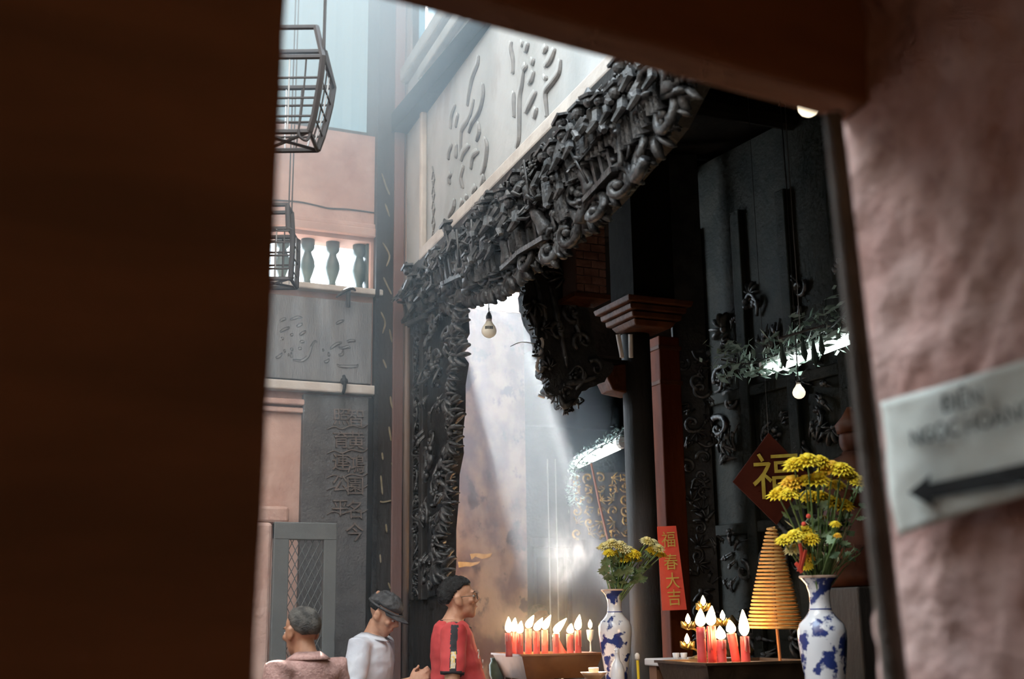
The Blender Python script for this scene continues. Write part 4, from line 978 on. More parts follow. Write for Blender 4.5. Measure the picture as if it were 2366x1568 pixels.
# ---------------------------------------------------------------- vases and flowers
BW = mat('blue_white_porcelain', (.80, .80, .82), .16, (.03, .05, .20), 15, 0, contrast=(.52, .57), coat=.5, detail=3, color3=(.72, .60, .52), scale3=4, con3=(.6, .8))
def vase(name, c, zb_, zt_, R, label):
    h = zt_-zb_; e = empty(name, DZ(c, zb_), label=label, cat='vase'); M = Matrix.Translation(DZ(c, zb_))
    pf = [(.62, 0), (.66, .02), (.64, .08), (.78, .25), (.92, .42), (1.0, .56), (.99, .62), (.90, .67), (.62, .72), (.46, .76), (.42, .82), (.43, .88), (.54, .945), (.74, .985), (.78, 1.0), (.72, 1.0), (.50, .95), (.38, .88)]
    MB().lathe([(r*R, z*h) for r, z in pf], 36, M).build('body', BW, e, smooth=True)
    MB().lathe([(.76*R, .985*h), (.80*R, .995*h), (.78*R, 1.004*h), (.72*R, 1.002*h)], 30, M, caps=False).build('rim', mat('vase_rim', (.62, .42, .32), .4, (.72, .56, .46), 12), e, smooth=True)
    # painted relief bands round neck and foot
    MB().lathe([(.455*R, .765*h), (.475*R, .77*h), (.455*R, .775*h)], 30, M, caps=False).build('neck_band', mat('cobalt_line', (.05, .08, .28), .25), e, smooth=True)
    return e, V(c.x, c.y, zt_)
def bloom_mesh(seed, m, n1=16):
    rnd = random.Random(seed); mb = MB()
    for ring, (r, z, n) in enumerate(((1.0, -.05, n1), (.80, .16, n1-2), (.56, .32, n1-5), (.30, .42, 7))):
        for k in range(n):
            a = 2*pi*(k+.5*(ring % 2))/n+rnd.uniform(-.1, .1); w_ = .9*pi*r/n; rr_ = r*rnd.uniform(.9, 1.08)
            ca_, sa_ = cos(a), sin(a)
            P0 = V(ca_*.06, sa_*.06, z-.2); P1 = V(ca_*rr_*.6-sa_*w_, sa_*rr_*.6+ca_*w_, z+.04); P2 = V(ca_*rr_, sa_*rr_, z-.10*r+rnd.uniform(-.06, .06)); P3 = V(ca_*rr_*.6+sa_*w_, sa_*rr_*.6-ca_*w_, z+.04); P4 = V(ca_*rr_*.62, sa_*rr_*.62, z-.06)
            mb.add([P0, P1, P2, P3, P4], [(0, 4, 1), (4, 2, 1), (0, 3, 4), (4, 3, 2)])
    mb.ell((0, 0, .30), (.3, .3, .18), 8, 5); mb.lathe([(.03, -.42), (.22, -.28), (.34, -.14), (.1, 0)], 8)
    me = smooth_me(mb.mesh('bloom')); me.materials.append(m); return me
BLM = {'y': [bloom_mesh(k, YEL) for k in range(3)], 'o': [bloom_mesh(5, YELO)], 'p': [bloom_mesh(k+8, YELP) for k in range(2)]}
leafm = MB(); 
def leaf_mesh():
    mb = MB(); L = 1.0
    out = [(0, 0), (.12, .18), (.30, .22), (.24, .34), (.42, .42), (.28, .52), (.36, .66), (.18, .70), (.14, .86), (0, 1.0)]
    pts = [(x, y, .06*abs(x)) for x, y in out]+[(-x, y, .06*abs(x)) for x, y in reversed(out[1:-1])]
    n = len(pts); mb.add(pts+[(0, .5, -.04)], [(i, (i+1) % n, n) for i in range(n)]); me = mb.mesh('leaf'); me.materials.append(LEAF); return me
LEAFM = leaf_mesh()
def stem_path(mouth, tip, rnd, rr):
    b = mouth+V(rnd.uniform(-1, 1)*rr, rnd.uniform(-1, 1)*rr, -.10); m_ = b.lerp(tip, .55)+V(0, 0, .02)+(tip-b).cross(V(0, 1, 0)).normalized()*rnd.uniform(-.01, .01)
    return catmull([b, m_, tip], 5)
def flower(name, mouth, tips, label, group, rnd, rr, nleaf=2, lsize=.06, up_=.75):
    """tips: list of (point, radius, kind)"""
    e = empty(name, mouth-V(0, 0, .10), label=label, cat='flower', group=group)
    root = None
    for (tip, r, kd) in tips:
        pp = stem_path(mouth, tip-V(0, 0, r*.35), rnd, rr)
        MB().tube(pp, .0035, 5).build('stem', STEM, e)
        dv = ((tip-mouth).normalized()*(1-up_)+Z_*up_+(CAM-tip).normalized()*.45).normalized()
        q = dv.to_track_quat('Z', 'Y').to_matrix().to_4x4()
        me = rnd.choice(BLM[kd]); inst('bloom', me, e, Matrix.Translation(tip) @ q @ Matrix.Rotation(rnd.random()*6, 4, 'Z') @ Matrix.Diagonal((r*1.22, r*1.22, r*1.25, 1)))
        for k in range(nleaf):
            t = rnd.randrange(3, len(pp)-2); d = V(rnd.uniform(-1, 1), rnd.uniform(-1, 1), rnd.uniform(.2, .9)).normalized()
            inst('leaf', LEAFM, e, basis(pp[t], d.orthogonal(), d) @ Matrix.Scale(lsize*rnd.uniform(.7, 1.2), 4))
    return e
rnd = random.Random(12)
vc2 = at(1895, 1400, 5.15); ZV2 = at(1880, 1330, 5.15).z; R2 = .102
ve2, mo2 = vase('porcelain_vase', vc2, ZT2, ZV2, R2, 'large blue and white porcelain vase with yellow chrysanthemums at the right')
FL2 = [(1836, 1072, 27, 'y'), (1866, 1062, 27, 'y'), (1893, 1066, 25, 'y'), (1922, 1080, 27, 'o'), (1942, 1083, 26, 'y'), (1830, 1114, 27, 'o'), (1888, 1107, 27, 'y'), (1800, 1140, 26, 'y'), (1822, 1140, 22, 'y'), (1868, 1146, 26, 'y'), (1895, 1148, 26, 'y'), (1920, 1158, 25, 'y'), (1947, 1166, 26, 'y'),
       (1985, 1112, 24, 'y'), (1962, 1098, 24, 'y'), (1932, 1120, 22, 'y'), (1812, 1246, 20, 'y'), (1835, 1236, 21, 'y'), (1858, 1226, 22, 'y'), (1872, 1244, 21, 'y'), (1832, 1268, 20, 'p'), (1854, 1252, 18, 'p'), (1866, 1286, 17, 'o'), (1866, 1306, 15, 'y'), (1930, 1210, 12, 'y'), (1902, 1195, 9, 'o'), (1935, 1236, 9, 'o'), (1862, 1108, 20, 'y'), (1905, 1088, 20, 'y')]
FL2.sort(); cnts = {}
for k, (x, y, r, kd) in enumerate(FL2):
    tip = at(x, y, 5.15+rnd.uniform(-.10, .10)-(.06 if y > 1200 else 0)); low_ = y > 1180
    lab = {'y': ('yellow chrysanthemum low against the mouth of the right vase' if low_ else 'yellow chrysanthemum high in the right vase'), 'o': ('small orange chrysanthemum low in the right vase' if low_ else 'orange-tinged chrysanthemum in the tall bunch of the right vase'), 'p': 'pale yellow chrysanthemum low in the right vase'}[kd]
    q_ = cnts[lab] = cnts.get(lab, -1)+1; lab = ORD[q_]+' from left: '+lab
    flower('chrysanthemum', mo2, [(tip, r*5.15/2800, kd)], lab, 'chrysanthemums in the right vase', rnd, .022, 3 if not low_ else 1, .055)
rb_ = empty('red_ribbon', at(1845, 1300, 5.05), label='red ribbon tied among the flowers at the mouth of the right vase', cat='ribbon')
for st in ([(1848, 1255), (1852, 1285), (1845, 1320)], [(1862, 1270), (1856, 1295), (1850, 1318)], [(1838, 1300), (1848, 1312), (1853, 1322)]):
    MB().tube(catmull([at(x, y, 5.03) for x, y in st], 4), .009, 6, flat=.3).build('ribbon_tail', REDP, rb_)
for (x, y) in ((1857, 1210), (1868, 1192)): MB().ell(at(x, y, 5.06), (.010, .010, .010), 8, 6).build('red_bud', REDP, rb_)
# leafy filler on the right side of the bunch
fo = empty('foliage_spray', mo2, label='dark green foliage on the right side of the large bunch', cat='foliage')
for k in range(26):
    tip = at(rnd.uniform(1880, 1990), rnd.uniform(1120, 1290), 5.2+rnd.uniform(-.05, .15)); pp = stem_path(mo2, tip, rnd, .02)
    MB().tube(pp, .0025, 4).build('stem', STEM, fo)
    for j in range(3):
        d = V(rnd.uniform(-1, 1), rnd.uniform(-1, 1), rnd.uniform(-.2, 1)).normalized(); inst('leaf', LEAFM, fo, basis(pp[-1-2*j], d.orthogonal(), d) @ Matrix.Scale(.055, 4))
vc1 = at(1421, 1450, 7.15); ZV1 = at(1418, 1361, 7.15).z
ve1, mo1 = vase('porcelain_vase', vc1, ZT1, ZV1, .098, 'sunlit blue and white porcelain vase beside the left candle tray')
SP1_ = [([(1398, 1262, 14, 'p'), (1414, 1254, 14, 'p'), (1432, 1258, 13, 'p'), (1444, 1268, 12, 'p'), (1408, 1276, 11, 'y'), (1428, 1278, 12, 'y')], 'pale yellow chrysanthemum spray at the left of the sunlit vase'),
        ([(1452, 1270, 13, 'p'), (1466, 1279, 13, 'y'), (1456, 1288, 12, 'y'), (1442, 1290, 11, 'y'), (1470, 1290, 10, 'y')], 'yellow chrysanthemum spray in the middle of the sunlit vase'),
        ([(1494, 1248, 12, 'p'), (1508, 1254, 13, 'p'), (1522, 1266, 12, 'p'), (1528, 1280, 10, 'o'), (1506, 1270, 11, 'y'), (1516, 1278, 10, 'y')], 'yellow chrysanthemum spray leaning right out of the sunlit vase')]
for tips, lab in SP1_:
    flower('chrysanthemum_spray', mo1, [(at(x, y, 7.15+rnd.uniform(-.05, .05)), r*1.25*7.15/2800, kd) for x, y, r, kd in tips], lab, 'sprays in the sunlit vase', rnd, .025, 5, .075)
fo1 = empty('foliage_spray', mo1, label='pale green leaves around the mouth of the sunlit vase', cat='foliage')
for (x, y, k) in ((1395, 1320, .10), (1400, 1300, .09), (1405, 1335, .09), (1475, 1335, .10), (1465, 1345, .08), (1430, 1325, .09), (1450, 1320, .09), (1415, 1345, .07), (1440, 1345, .07), (1480, 1318, .07)):
    tip = at(x, y, 7.1); pp = stem_path(mo1, tip, rnd, .02); MB().tube(pp, .003, 4).build('stem', STEM, fo1)
    d = (tip-mo1).normalized(); inst('leaf', LEAFM, fo1, basis(pp[-1], r0, d) @ Matrix.Scale(k, 4) @ Matrix.Translation((0, -.4, 0)))

# ---------------------------------------------------------------- small things on the tables
def lathe_thing(name, p, prof, m, label, cat, part='body', n=20):
    e = empty(name, p, label=label, cat=cat); MB().lathe(prof, n, Matrix.Translation(p)).build(part, m, e, smooth=True); return e
p = base_on(1427, 1560, 6.85, ZT1); zt_ = at(1425, 1505, 6.85).z; h = zt_-p.z
e = lathe_thing('white_bottle', p, [(.036, 0), (.040, h*.08), (.040, h*.5), (.030, h*.68), (.016, h*.78), (.013, h*.97), (.017, h)], PORC, 'slim white porcelain bottle in front of the sunlit vase', 'bottle')
MB().lathe([(.012, h), (.014, h+.012), (.004, h+.02)], 12, Matrix.Translation(p)).build('stopper', PORC, e, smooth=True)
p = base_on(1372, 1560, 6.95, ZT1); zt_ = at(1372, 1552, 6.95).z; h = zt_-p.z
lathe_thing('footed_bowl', p, [(.045, 0), (.035, .015), (.02, h*.35), (.03, h*.5), (.062, h*.8), (.078, h), (.072, h), (.05, h*.8), (.01, h*.62)], mat('glazed_bowl', (.45, .26, .14), .35), 'glazed brown footed bowl at the bottom edge beside the sunlit vase', 'bowl')
p2_ = DZ(p, h+p.z-.03); 
e = lathe_thing('offering_cup', p2_+V(.0, .0, .0), [(.022, 0), (.026, .004), (.03, .05), (.028, .055), (.02, .01)], mat('cream_ceramic', (.72, .58, .46), .4), 'small cream cup standing in the brown footed bowl', 'cup')
p = base_on(1476, 1560, 6.7, ZT1); zt_ = at(1474, 1525, 6.7).z
e = empty('yellow_stick', p, label='yellow stick with a pale knob standing right of the sunlit vase', cat='stick')
MB().tube([p, V(p.x-.005, p.y, zt_)], .008, 7).build('rod', mat('yellow_paint', (.70, .50, .02), .5), e); MB().lathe([(.008, 0), (.014, .01), (.014, .03), (.006, .04)], 10, Matrix.Translation(V(p.x-.005, p.y, zt_))).build('knob', TRIMW, e, smooth=True)
p = base_on(1605, 1562, 6.0, 0); ztc = at(1605, 1557, 6.0).z; 
for k, (x, lab) in enumerate(((1562, 'tiny white cup at the left of two on the pale-topped altar table'), (1580, 'tiny white cup at the right of two on the pale-topped altar table'))):
    p = base_on(x, 1515, 6.6, ZT3); lathe_thing('offering_cup', p, [(.014, 0), (.017, .01), (.020, .03), (.018, .032), (.012, .008)], PORC, lab, 'cup')
# plate and green bowl between man and tray
p = base_on(1145, 1560, 7.25, ZT1); lathe_thing('white_plate', p, [(.05, 0), (.07, .012), (.10, .04), (.096, .043), (.06, .018)], PORC, 'white plate at the bottom edge between the red-shirted man and the tray', 'plate')
p = base_on(1150, 1530, 8.05, ZT1); zt_ = at(1150, 1519, 8.05).z
lathe_thing('green_jar', p, [(.04, 0), (.055, .04), (.058, (zt_-ZT1)*.7), (.045, zt_-ZT1-.02), (.05, zt_-ZT1)], mat('green_glaze', (.10, .18, .11), .4, (.16, .26, .16), 10), 'dull green jar behind the corner of the left candle tray', 'jar')

statue('altar_statue', DZ(at(1690, 1400, 7.6), ZT2+.0), .42, 'dim sooty gilded statue behind the right candles', DGOLD, DGOLD)
PED = empty('statue_pedestal', DZ(at(1690, 1400, 7.6), 0), label='dark pedestal under the sooty gilded statue', cat='pedestal')
q = DZ(at(1690, 1400, 7.6), 0); MB().box((-.2, -.2, 0), (.2, .2, ZT2-.005), Matrix.Translation(q)).build('block', WOOD2, PED, bevel=.01); MB().box((-.23, -.23, 0), (.23, .23, .1), Matrix.Translation(q)).build('plinth', WOOD2, PED, bevel=.01)
q = DZ(at(1982, 1200, 6.75), 0); zh = at(1965, 930, 6.75).z
PD2 = empty('statue_pedestal', q, label='tall dark pedestal under the red lacquered statue', cat='pedestal')
MB().box((-.2, -.2, 0), (.2, .2, zh-1.005), Matrix.Translation(q)).build('block', WOOD2, PD2, bevel=.01)
MB().box((-.23, -.23, 0), (.23, .23, .1), Matrix.Translation(q)).build('plinth', WOOD2, PD2, bevel=.01)
statue('robed_statue', DZ(q, zh-1.0), 1/1.06, 'tall red lacquered statue half hidden behind the dark pole', LAQ, LAQ)

# ================================================================ FOREGROUND: pole, paper sign
po_ = empty('dark_pole', on_y(2070, 1560, YD+.03)*1, label='dark leaning pole at the right edge of the doorway', cat='pole')
a, b = at(1932, 335, 1.92), at(2068, 1568, 1.88); d = (b-a)
t = (0.0-a.z)/d.z; bot = a+d*t; top = a-d*.06; po_.location = bot
MB().tube([bot, b, (a+b)/2, a, top], [.021, .0195, .0185, .0157, .0152], 16).build('rod', mat('dark_grey_pole', (.20, .185, .17), .5, (.13, .115, .10), 9, .2, 30), po_, smooth=True)
sg = empty('paper_sign', V(WR-.02, 1.4, 1.74), label='white paper sign with black arrow pasted on the rough pink wall', cat='sign')
XS = WR-.040
TL, TR, BL_, BR_ = on_x(2036, 930, XS), on_x(2420, 815, XS), on_x(2072, 1238, XS), on_x(2420, 1128, XS)
mb = MB(); n = 18; vv = []; ff = []
for j in range(n+1):
    for i in range(n+1):
        p = TL.lerp(TR, i/n).lerp(BL_.lerp(BR_, i/n), j/n); p = p+V(.009*noise.noise(p*9)+.004*noise.noise(p*25), .004*noise.noise(p*12+V(5, 0, 0)) if i in (0, n) else 0, 0); vv.append(p)
W = n+1
for j in range(n):
    for i in range(n): ff.append((j*W+i, j*W+i+1, (j+1)*W+i+1, (j+1)*W+i))
mb.add(vv, ff); so = mb.build('paper', PAPER, sg, smooth=True); sm = so.modifiers.new('thick', 'SOLIDIFY'); sm.thickness = .001
ux = (TR-TL).normalized()
def sign_text(body, px, py, size, m):
    me = text_mesh(body, size, .0008, 'lettering'); me.materials.append(m); p = on_x(px, py, XS-.012)
    inst('lettering', me, sg, basis(p, ux, Z_))
sign_text('ĐIỆN', 2222, 925, .036, INKG); sign_text('NGỌC HOÀNG', 2238, 982, .036, INKG)
pl_ = [(2098, 1138), (2150, 1095), (2146, 1118), (2420, 1058), (2420, 1106), (2152, 1150), (2158, 1172)]
MB().prism([on_x(x, y, XS-.013) for x, y in pl_], (.001, 0, 0)).build('arrow', INK, sg)
# unseen warm bulb added behind the viewer to light the jamb and lintel
cl = empty('jamb_fill_bulb', V(.25, -.75, 2.3), label='added warm bulb behind the viewer to light the doorway jamb and lintel', cat='light bulb')
MB().ell((.25, -.75, 2.3), (.03, .03, .038), 14, 10).build('globe', mat('jamb_fill_glow', (.9, .8, .6), .4, emit=(1, .64, .36), estr=170), cl, smooth=True)
MB().tube([(.25, -.75, 2.33), (.25, -.75, 2.39)], .016, 10).build('socket', BLACK, cl); MB().tube([(.25, -.75, 2.38), (.25, -.75, 2.95)], .004, 5).build('cord', BLACK, cl)

# ================================================================ SMOKE plume in the sunbeam above the left tray
smk = bpy.data.materials.new('incense_smoke'); smk.use_nodes = True; nt = smk.node_tree; n_ = nt.nodes; Lk = nt.links
n_.remove(n_['Principled BSDF']); v = n_.new('ShaderNodeVolumeScatter'); v.inputs['Color'].default_value = (.95, .97, 1, 1); v.inputs['Anisotropy'].default_value = .3
tc = n_.new('ShaderNodeTexCoord'); sep = n_.new('ShaderNodeSeparateXYZ'); Lk.new(tc.outputs['Object'], sep.inputs[0])
def math_(op, a=None, b=None, va=None, vb=None, clamp=False):
    q = n_.new('ShaderNodeMath'); q.operation = op; q.use_clamp = clamp
    for i, (l, c) in enumerate(((a, va), (b, vb))):
        if l is not None: Lk.new(l, q.inputs[i])
        elif c is not None: q.inputs[i].default_value = c
    return q.outputs[0]
ns = n_.new('ShaderNodeTexNoise'); ns.inputs['Scale'].default_value = 2.4; ns.inputs['Detail'].default_value = 3; ns.inputs['Distortion'].default_value = 1.2
mp = n_.new('ShaderNodeMapping'); mp.inputs['Scale'].default_value = (1.9, 1.9, .9); Lk.new(tc.outputs['Object'], mp.inputs[0]); Lk.new(mp.outputs[0], ns.inputs['Vector'])
z_ = sep.outputs['Z']                                            # -1..1
zz_ = math_('MULTIPLY_ADD', z_, None, None, .5); n_[zz_.node.name].inputs[2].default_value = .5     # 0..1
rw = math_('MULTIPLY_ADD', zz_, None, None, .65); rw.node.inputs[2].default_value = .22              # widening radius
wx = math_('SINE', math_('MULTIPLY', z_, None, None, 2.6)); xo = math_('SUBTRACT', sep.outputs['X'], math_('MULTIPLY', wx, None, None, .22))
r2 = math_('ADD', math_('MULTIPLY', xo, xo), math_('MULTIPLY', sep.outputs['Y'], sep.outputs['Y']))
rr_ = math_('DIVIDE', math_('SQRT', r2), rw)
fall = math_('SUBTRACT', None, rr_, 1.0, None, True)
endf = math_('MULTIPLY', math_('MULTIPLY', zz_, math_('SUBTRACT', None, zz_, 1.0)), None, None, 4.0, True)
nz = math_('MULTIPLY', math_('SUBTRACT', ns.outputs['Fac'], None, None, .42, True), None, None, 6.0)
dn = math_('MULTIPLY', math_('MULTIPLY', math_('MULTIPLY', fall, endf), nz), None, None, 1.5)
Lk.new(dn, v.inputs['Density']); Lk.new(v.outputs[0], n_['Material Output'].inputs['Volume'])
pa, pb = at(1312, 1450, 7.75), at(1298, 1165, 7.75)
smo = MB().box((-1, -1, -1), (1, 1, 1)).build('incense_smoke', smk)
smo.location = (pa+pb)/2; smo.scale = (.30, .32, (pb.z-pa.z)/2)
tag(smo, 'white plume of incense smoke rising from the left candles into the sunbeam', 'smoke', kind='stuff')
# ================================================================ PEOPLE
SKIN = mat('skin', (.50, .26, .16), .55, (.56, .31, .20), 30, .05, 200)
SKIN2 = mat('skin_tanned', (.36, .17, .095), .55, (.42, .21, .12), 30, .05, 200)
HAIRB = mat('black_hair', (.008, .008, .008), .42, (.016, .015, .015), 60, .5, 220, spec=.3)
HAIRG = mat('grey_hair', (.025, .022, .018), .55, (.10, .09, .075), 26, .6, 220)
EYE = mat('eye_dark', (.02, .015, .012), .2); EYEW = mat('eye_white', (.7, .68, .64), .3)
LIP = mat('lips', (.42, .16, .12), .5)
def seg(mb, pts, rad, n=14, flat=1.0, ref=None): mb.tube(catmull(pts, 4), [r for r in interp(rad, (len(pts)-1)*4+1)], n, flat=flat, ref=ref)
def interp(a, n):
    out = []
    for i in range(n):
        t = i*(len(a)-1)/(n-1); k = min(int(t), len(a)-2); f_ = t-k; out.append(a[k]+(a[k+1]-a[k])*f_)
    return out
def hand(mb, wrist, d, palm_n, side, curl=.5, sc_=1.0):
    """palm and five fingers; d along the hand, palm_n the palm normal, side = direction of the thumb"""
    d = d.normalized(); s_ = (side-d*side.dot(d)).normalized(); pn = d.cross(s_).normalized()
    if pn.dot(palm_n) < 0: pn = -pn
    c = wrist+d*.045*sc_
    B = Matrix((s_, d, pn)).transposed().to_4x4(); B = Matrix.Translation(c) @ B
    mb.ell((0, 0, 0), (.040*sc_, .052*sc_, .017*sc_), 14, 10, B)
    for k, (x, L) in enumerate(((.028, .070), (.0095, .080), (-.0095, .074), (-.028, .058))):
        p = c+s_*(x*sc_)+d*(.040*sc_); L *= sc_; a = curl*(1+.08*k)
        p1 = p+(d*cos(a*.5)+pn*sin(a*.5))*L*.42; p2 = p1+(d*cos(a*1.4)+pn*sin(a*1.4))*L*.33; p3 = p2+(d*cos(a*2.2)+pn*sin(a*2.2))*L*.27
        mb.tube([p-d*.012, p, p1, p2, p3], [.0085*sc_, .0088*sc_, .0085*sc_, .0078*sc_, .006*sc_], 8)
    t0 = c+s_*.032*sc_-d*.02*sc_; t1 = t0+(s_*.7+d*.6+pn*.25).normalized()*.034*sc_; t2 = t1+(s_*.25+d*.85+pn*.35).normalized()*.030*sc_
    mb.tube([c-d*.01, t0, t1, t2], [.013*sc_, .013*sc_, .0105*sc_, .008*sc_], 8)
def head_shape(mb, H, k=1.0):
    """face +Y, up +Z, origin at the centre of the head; H places it"""
    E = lambda c, r, n=18, m=14: mb.ell(tuple(x*k for x in c), tuple(x*k for x in r), n, m, H)
    E((0, -.012, .035), (.076, .097, .084)); E((0, .012, -.005), (.070, .082, .085)); E((0, .025, -.055), (.056, .064, .055))
    E((0, .062, -.092), (.026, .026, .022), 12, 10); E((0, .045, -.075), (.042, .045, .035), 12, 10)
    E((0, .083, .030), (.050, .016, .012), 12, 8)                         # brow
    mb.tube([tuple(x*k for x in p) for p in ((0, .086, .024), (0, .105, -.006), (0, .114, -.022))], [.009*k, .012*k, .014*k], 10, H)   # nose
    E((.013, .096, -.026), (.010, .012, .009), 8, 6); E((-.013, .096, -.026), (.010, .012, .009), 8, 6)
    E((0, .087, -.050), (.023, .013, .008), 10, 8); E((0, .084, -.062), (.021, .013, .008), 10, 8)
    for s in (-1, 1):
        E((s*.048, .066, -.018), (.020, .018, .018), 10, 8)               # cheek
        E((s*.081, -.010, -.008), (.012, .024, .034), 12, 10); E((s*.086, -.014, .012), (.011, .020, .016), 10, 8); E((s*.076, .004, -.033), (.009, .012, .012), 8, 6)
def hair_shell(H, k, hairline, name, m, parent, thick=.010, seed=0):
    """hairline(dir) -> True where hair grows, built as a thick displaced cap over the skull"""
    mb = MB(); NU, NV = 72, 48; idx = {}; vv = []; ff = []
    def pt(i, j, off):
        a = 2*pi*i/NU; t = -pi/2+pi*j/NV; d = V(cos(t)*sin(a), cos(t)*cos(a), sin(t))
        p = V(d.x*.078, d.y*.100-.012, d.z*.088+.034); q = d*9+V(seed, 0, 0)
        n = off*(1+.55*noise.noise(q*.6)+.4*noise.noise(V(d.x*26, d.y*7, d.z*26))+.35*noise.noise(V(d.x*55, d.y*14, d.z*40))); return d, (p+d*n)*k
    keep = {}
    for j in range(NV+1):
        for i in range(NU): d, _ = pt(i, j, 0); keep[i, j] = hairline(d)
    def vid(i, j, lay):
        key = (i % NU, j, lay)
        if key not in idx:
            f_ = sum(keep[(i+a) % NU, min(max(j+b, 0), NV)] for a in range(-3, 4) for b in range(-3, 4))/49
            idx[key] = len(vv); vv.append(pt(i % NU, j, thick*max(.08, min(1, 2.2*f_-1.1)) if lay else -.006)[1])
        return idx[key]
    cells = set()
    for j in range(NV):
        for i in range(NU):
            if all(keep[(i+a) % NU, j+b] for a in (0, 1) for b in (0, 1)): cells.add((i, j))
    for (i, j) in cells:
        ff.append((vid(i, j, 1), vid(i+1, j, 1), vid(i+1, j+1, 1), vid(i, j+1, 1))); ff.append((vid(i, j, 0), vid(i, j+1, 0), vid(i+1, j+1, 0), vid(i+1, j, 0)))
        for (di, dj, a, b) in ((0, -1, (0, 0), (1, 0)), (1, 0, (1, 0), (1, 1)), (0, 1, (1, 1), (0, 1)), (-1, 0, (0, 1), (0, 0))):
            nb = ((i+di) % NU, j+dj)
            if nb not in cells:
                p1, p2 = (i+a[0], j+a[1]), (i+b[0], j+b[1]); ff.append((vid(*p1, 1), vid(*p1, 0), vid(*p2, 0), vid(*p2, 1)))
    mb.add(vv, ff, H); return mb.build(name, m, parent, smooth=True)
def person(loc, heading, height, label, skin, head_rot=(0, 0, 0), arms=None, lean=0.0, shirt=None, trousers=None, sleeve=.5, hair=None, hairline=None, belly=0.0, k_sh=1.0, hair_thick=.010, head_off=(0, 0)):
    """local frame: +Y forward, origin between the feet"""
    e = empty('person', loc, 0, label=label, cat='person')
    W = Matrix.Translation(loc) @ Matrix.Rotation(heading, 4, 'Z'); k = height/1.72
    def L(x, y, z): return W @ V(x*k, (y+lean*max(0, z-.95))*k, z*k)
    sw = .185*k_sh
    HP = V(0+head_off[0], .03+head_off[1], 1.605)
    H = W @ Matrix.Translation(V(HP.x*k, (HP.y+lean*.66)*k, HP.z*k)) @ Matrix.Rotation(head_rot[2], 4, 'Z') @ Matrix.Rotation(head_rot[0], 4, 'X') @ Matrix.Rotation(head_rot[1], 4, 'Y')
    arms = arms or {}
    A = {}
    for s in (-1, 1):
        sh = V(s*sw, -.01, 1.43); el = V(*arms.get((s, 'el'), (s*(sw+.05), -.03, 1.11))); wr = V(*arms.get((s, 'wr'), (s*(sw+.03), .06, .86)))
        A[s] = (sh, el, wr)
    # ---- body: one continuous skin
    mb = MB(); head_shape(mb, H, k)
    neck0 = L(0, -.02, 1.45); nk1 = H @ V(0, -.012*k, -.055*k)
    mb.tube([neck0, neck0.lerp(nk1, .5), nk1], [.064*k, .056*k, .054*k], 16)
    def ringz(z, rx, ry, yo=0, n=24): return [L(rx*cos(2*pi*i/n), yo+ry*sin(2*pi*i/n), z) for i in range(n)]
    TOR = [(.86, .155, .11, 0), (.95, .165, .115+belly*.4, belly*.4), (1.05, .155, .112+belly, belly), (1.20, .160, .114+belly*.7, belly*.6), (1.33, .174*k_sh, .118, 0), (1.41, .168*k_sh, .105, -.01), (1.46, .125*k_sh, .085, -.015), (1.49, .066, .062, -.015)]
    mb.loft([ringz(*t_) for t_ in TOR])
    for s in (-1, 1):
        sh, el, wr = A[s]
        mb.tube([L(s*sw*.6, -.01, 1.42), L(*sh), L(*(sh.lerp(el, .5))), L(*el), L(*(el.lerp(wr, .3))), L(*(el.lerp(wr, .7))), L(*wr)], [.055*k, .058*k, .048*k, .040*k, .041*k, .033*k, .026*k], 14)
        d = L(*wr)-L(*el); cfg = arms.get((s, 'hand'), {})
        side = (W.to_3x3() @ V(*cfg.get('thumb', (-s*.3, .9, .2)))); pal = W.to_3x3() @ V(*cfg.get('palm', (-s, 0, 0)))
        hand(mb, L(*wr), W.to_3x3() @ V(*cfg['dir']) if 'dir' in cfg else d, pal, side, cfg.get('curl', .5), k*1.02)
        mb.tube([L(s*.09, 0, .90), L(s*.10, .01, .50), L(s*.10, -.02, .48), L(s*.10, -.03, .10)], [.085*k, .058*k, .056*k, .038*k], 14)
        mb.ell((0, 0, 0), (.045*k, .12*k, .035*k), 12, 8, W @ Matrix.Translation(V(s*.10*k, .05*k, .036*k)))
    me = remesh(mb, 'body', .0065, 3); me.materials.append(skin)
    o = bpy.data.objects.new('body', me); COL.objects.link(o); setpar(o, e)
    # ---- shirt
    if shirt:
        mb = MB(); g = .014
        mb.loft([ringz(z, rx+g+(.012 if z < 1.2 else 0), ry+g+(.012 if z < 1.2 else 0), yo) for z, rx, ry, yo in TOR[:-1]]+[ringz(1.487, .072, .070, -.014)])
        for s in (-1, 1):
            sh, el, wr = A[s]; end = sh.lerp(el, sleeve) if sleeve <= 1 else el.lerp(wr, sleeve-1)
            P_ = [L(s*sw*.55, -.01, 1.405), L(*(sh+V(0, 0, .0))), L(*sh.lerp(end if sleeve <= 1 else el, .6))]+([L(*el)] if sleeve > 1 else [])+[L(*end)]
            rad = [.070*k, .075*k, .070*k]+([.056*k] if sleeve > 1 else [])+[(.068 if sleeve <= 1 else .048)*k]
            mb.tube(P_, rad, 16)
        me = remesh(mb, 'shirt', .0075, 4)
        nr_ = [v_.normal.copy() for v_ in me.vertices]
        for v_, n_v in zip(me.vertices, nr_):
            q = v_.co.copy(); d_ = noise.noise(V(q.x*9+q.z*4, q.y*9-q.z*5, q.z*13))*.6+noise.noise(V(q.x*20-q.z*9, q.y*20, q.z*24))*.3; v_.co = q+n_v*(.011*d_)
        so = bpy.data.objects.new('shirt', me); COL.objects.link(so); setpar(so, e); me.materials.append(shirt)
    else: so = None
    mb = MB(); g = .016
    mb.loft([ringz(z, rx+g, ry+g, yo) for z, rx, ry, yo in ((.84, .16, .115, 0), (.95, .165, .115, 0), (1.02, .158, .112, 0))])
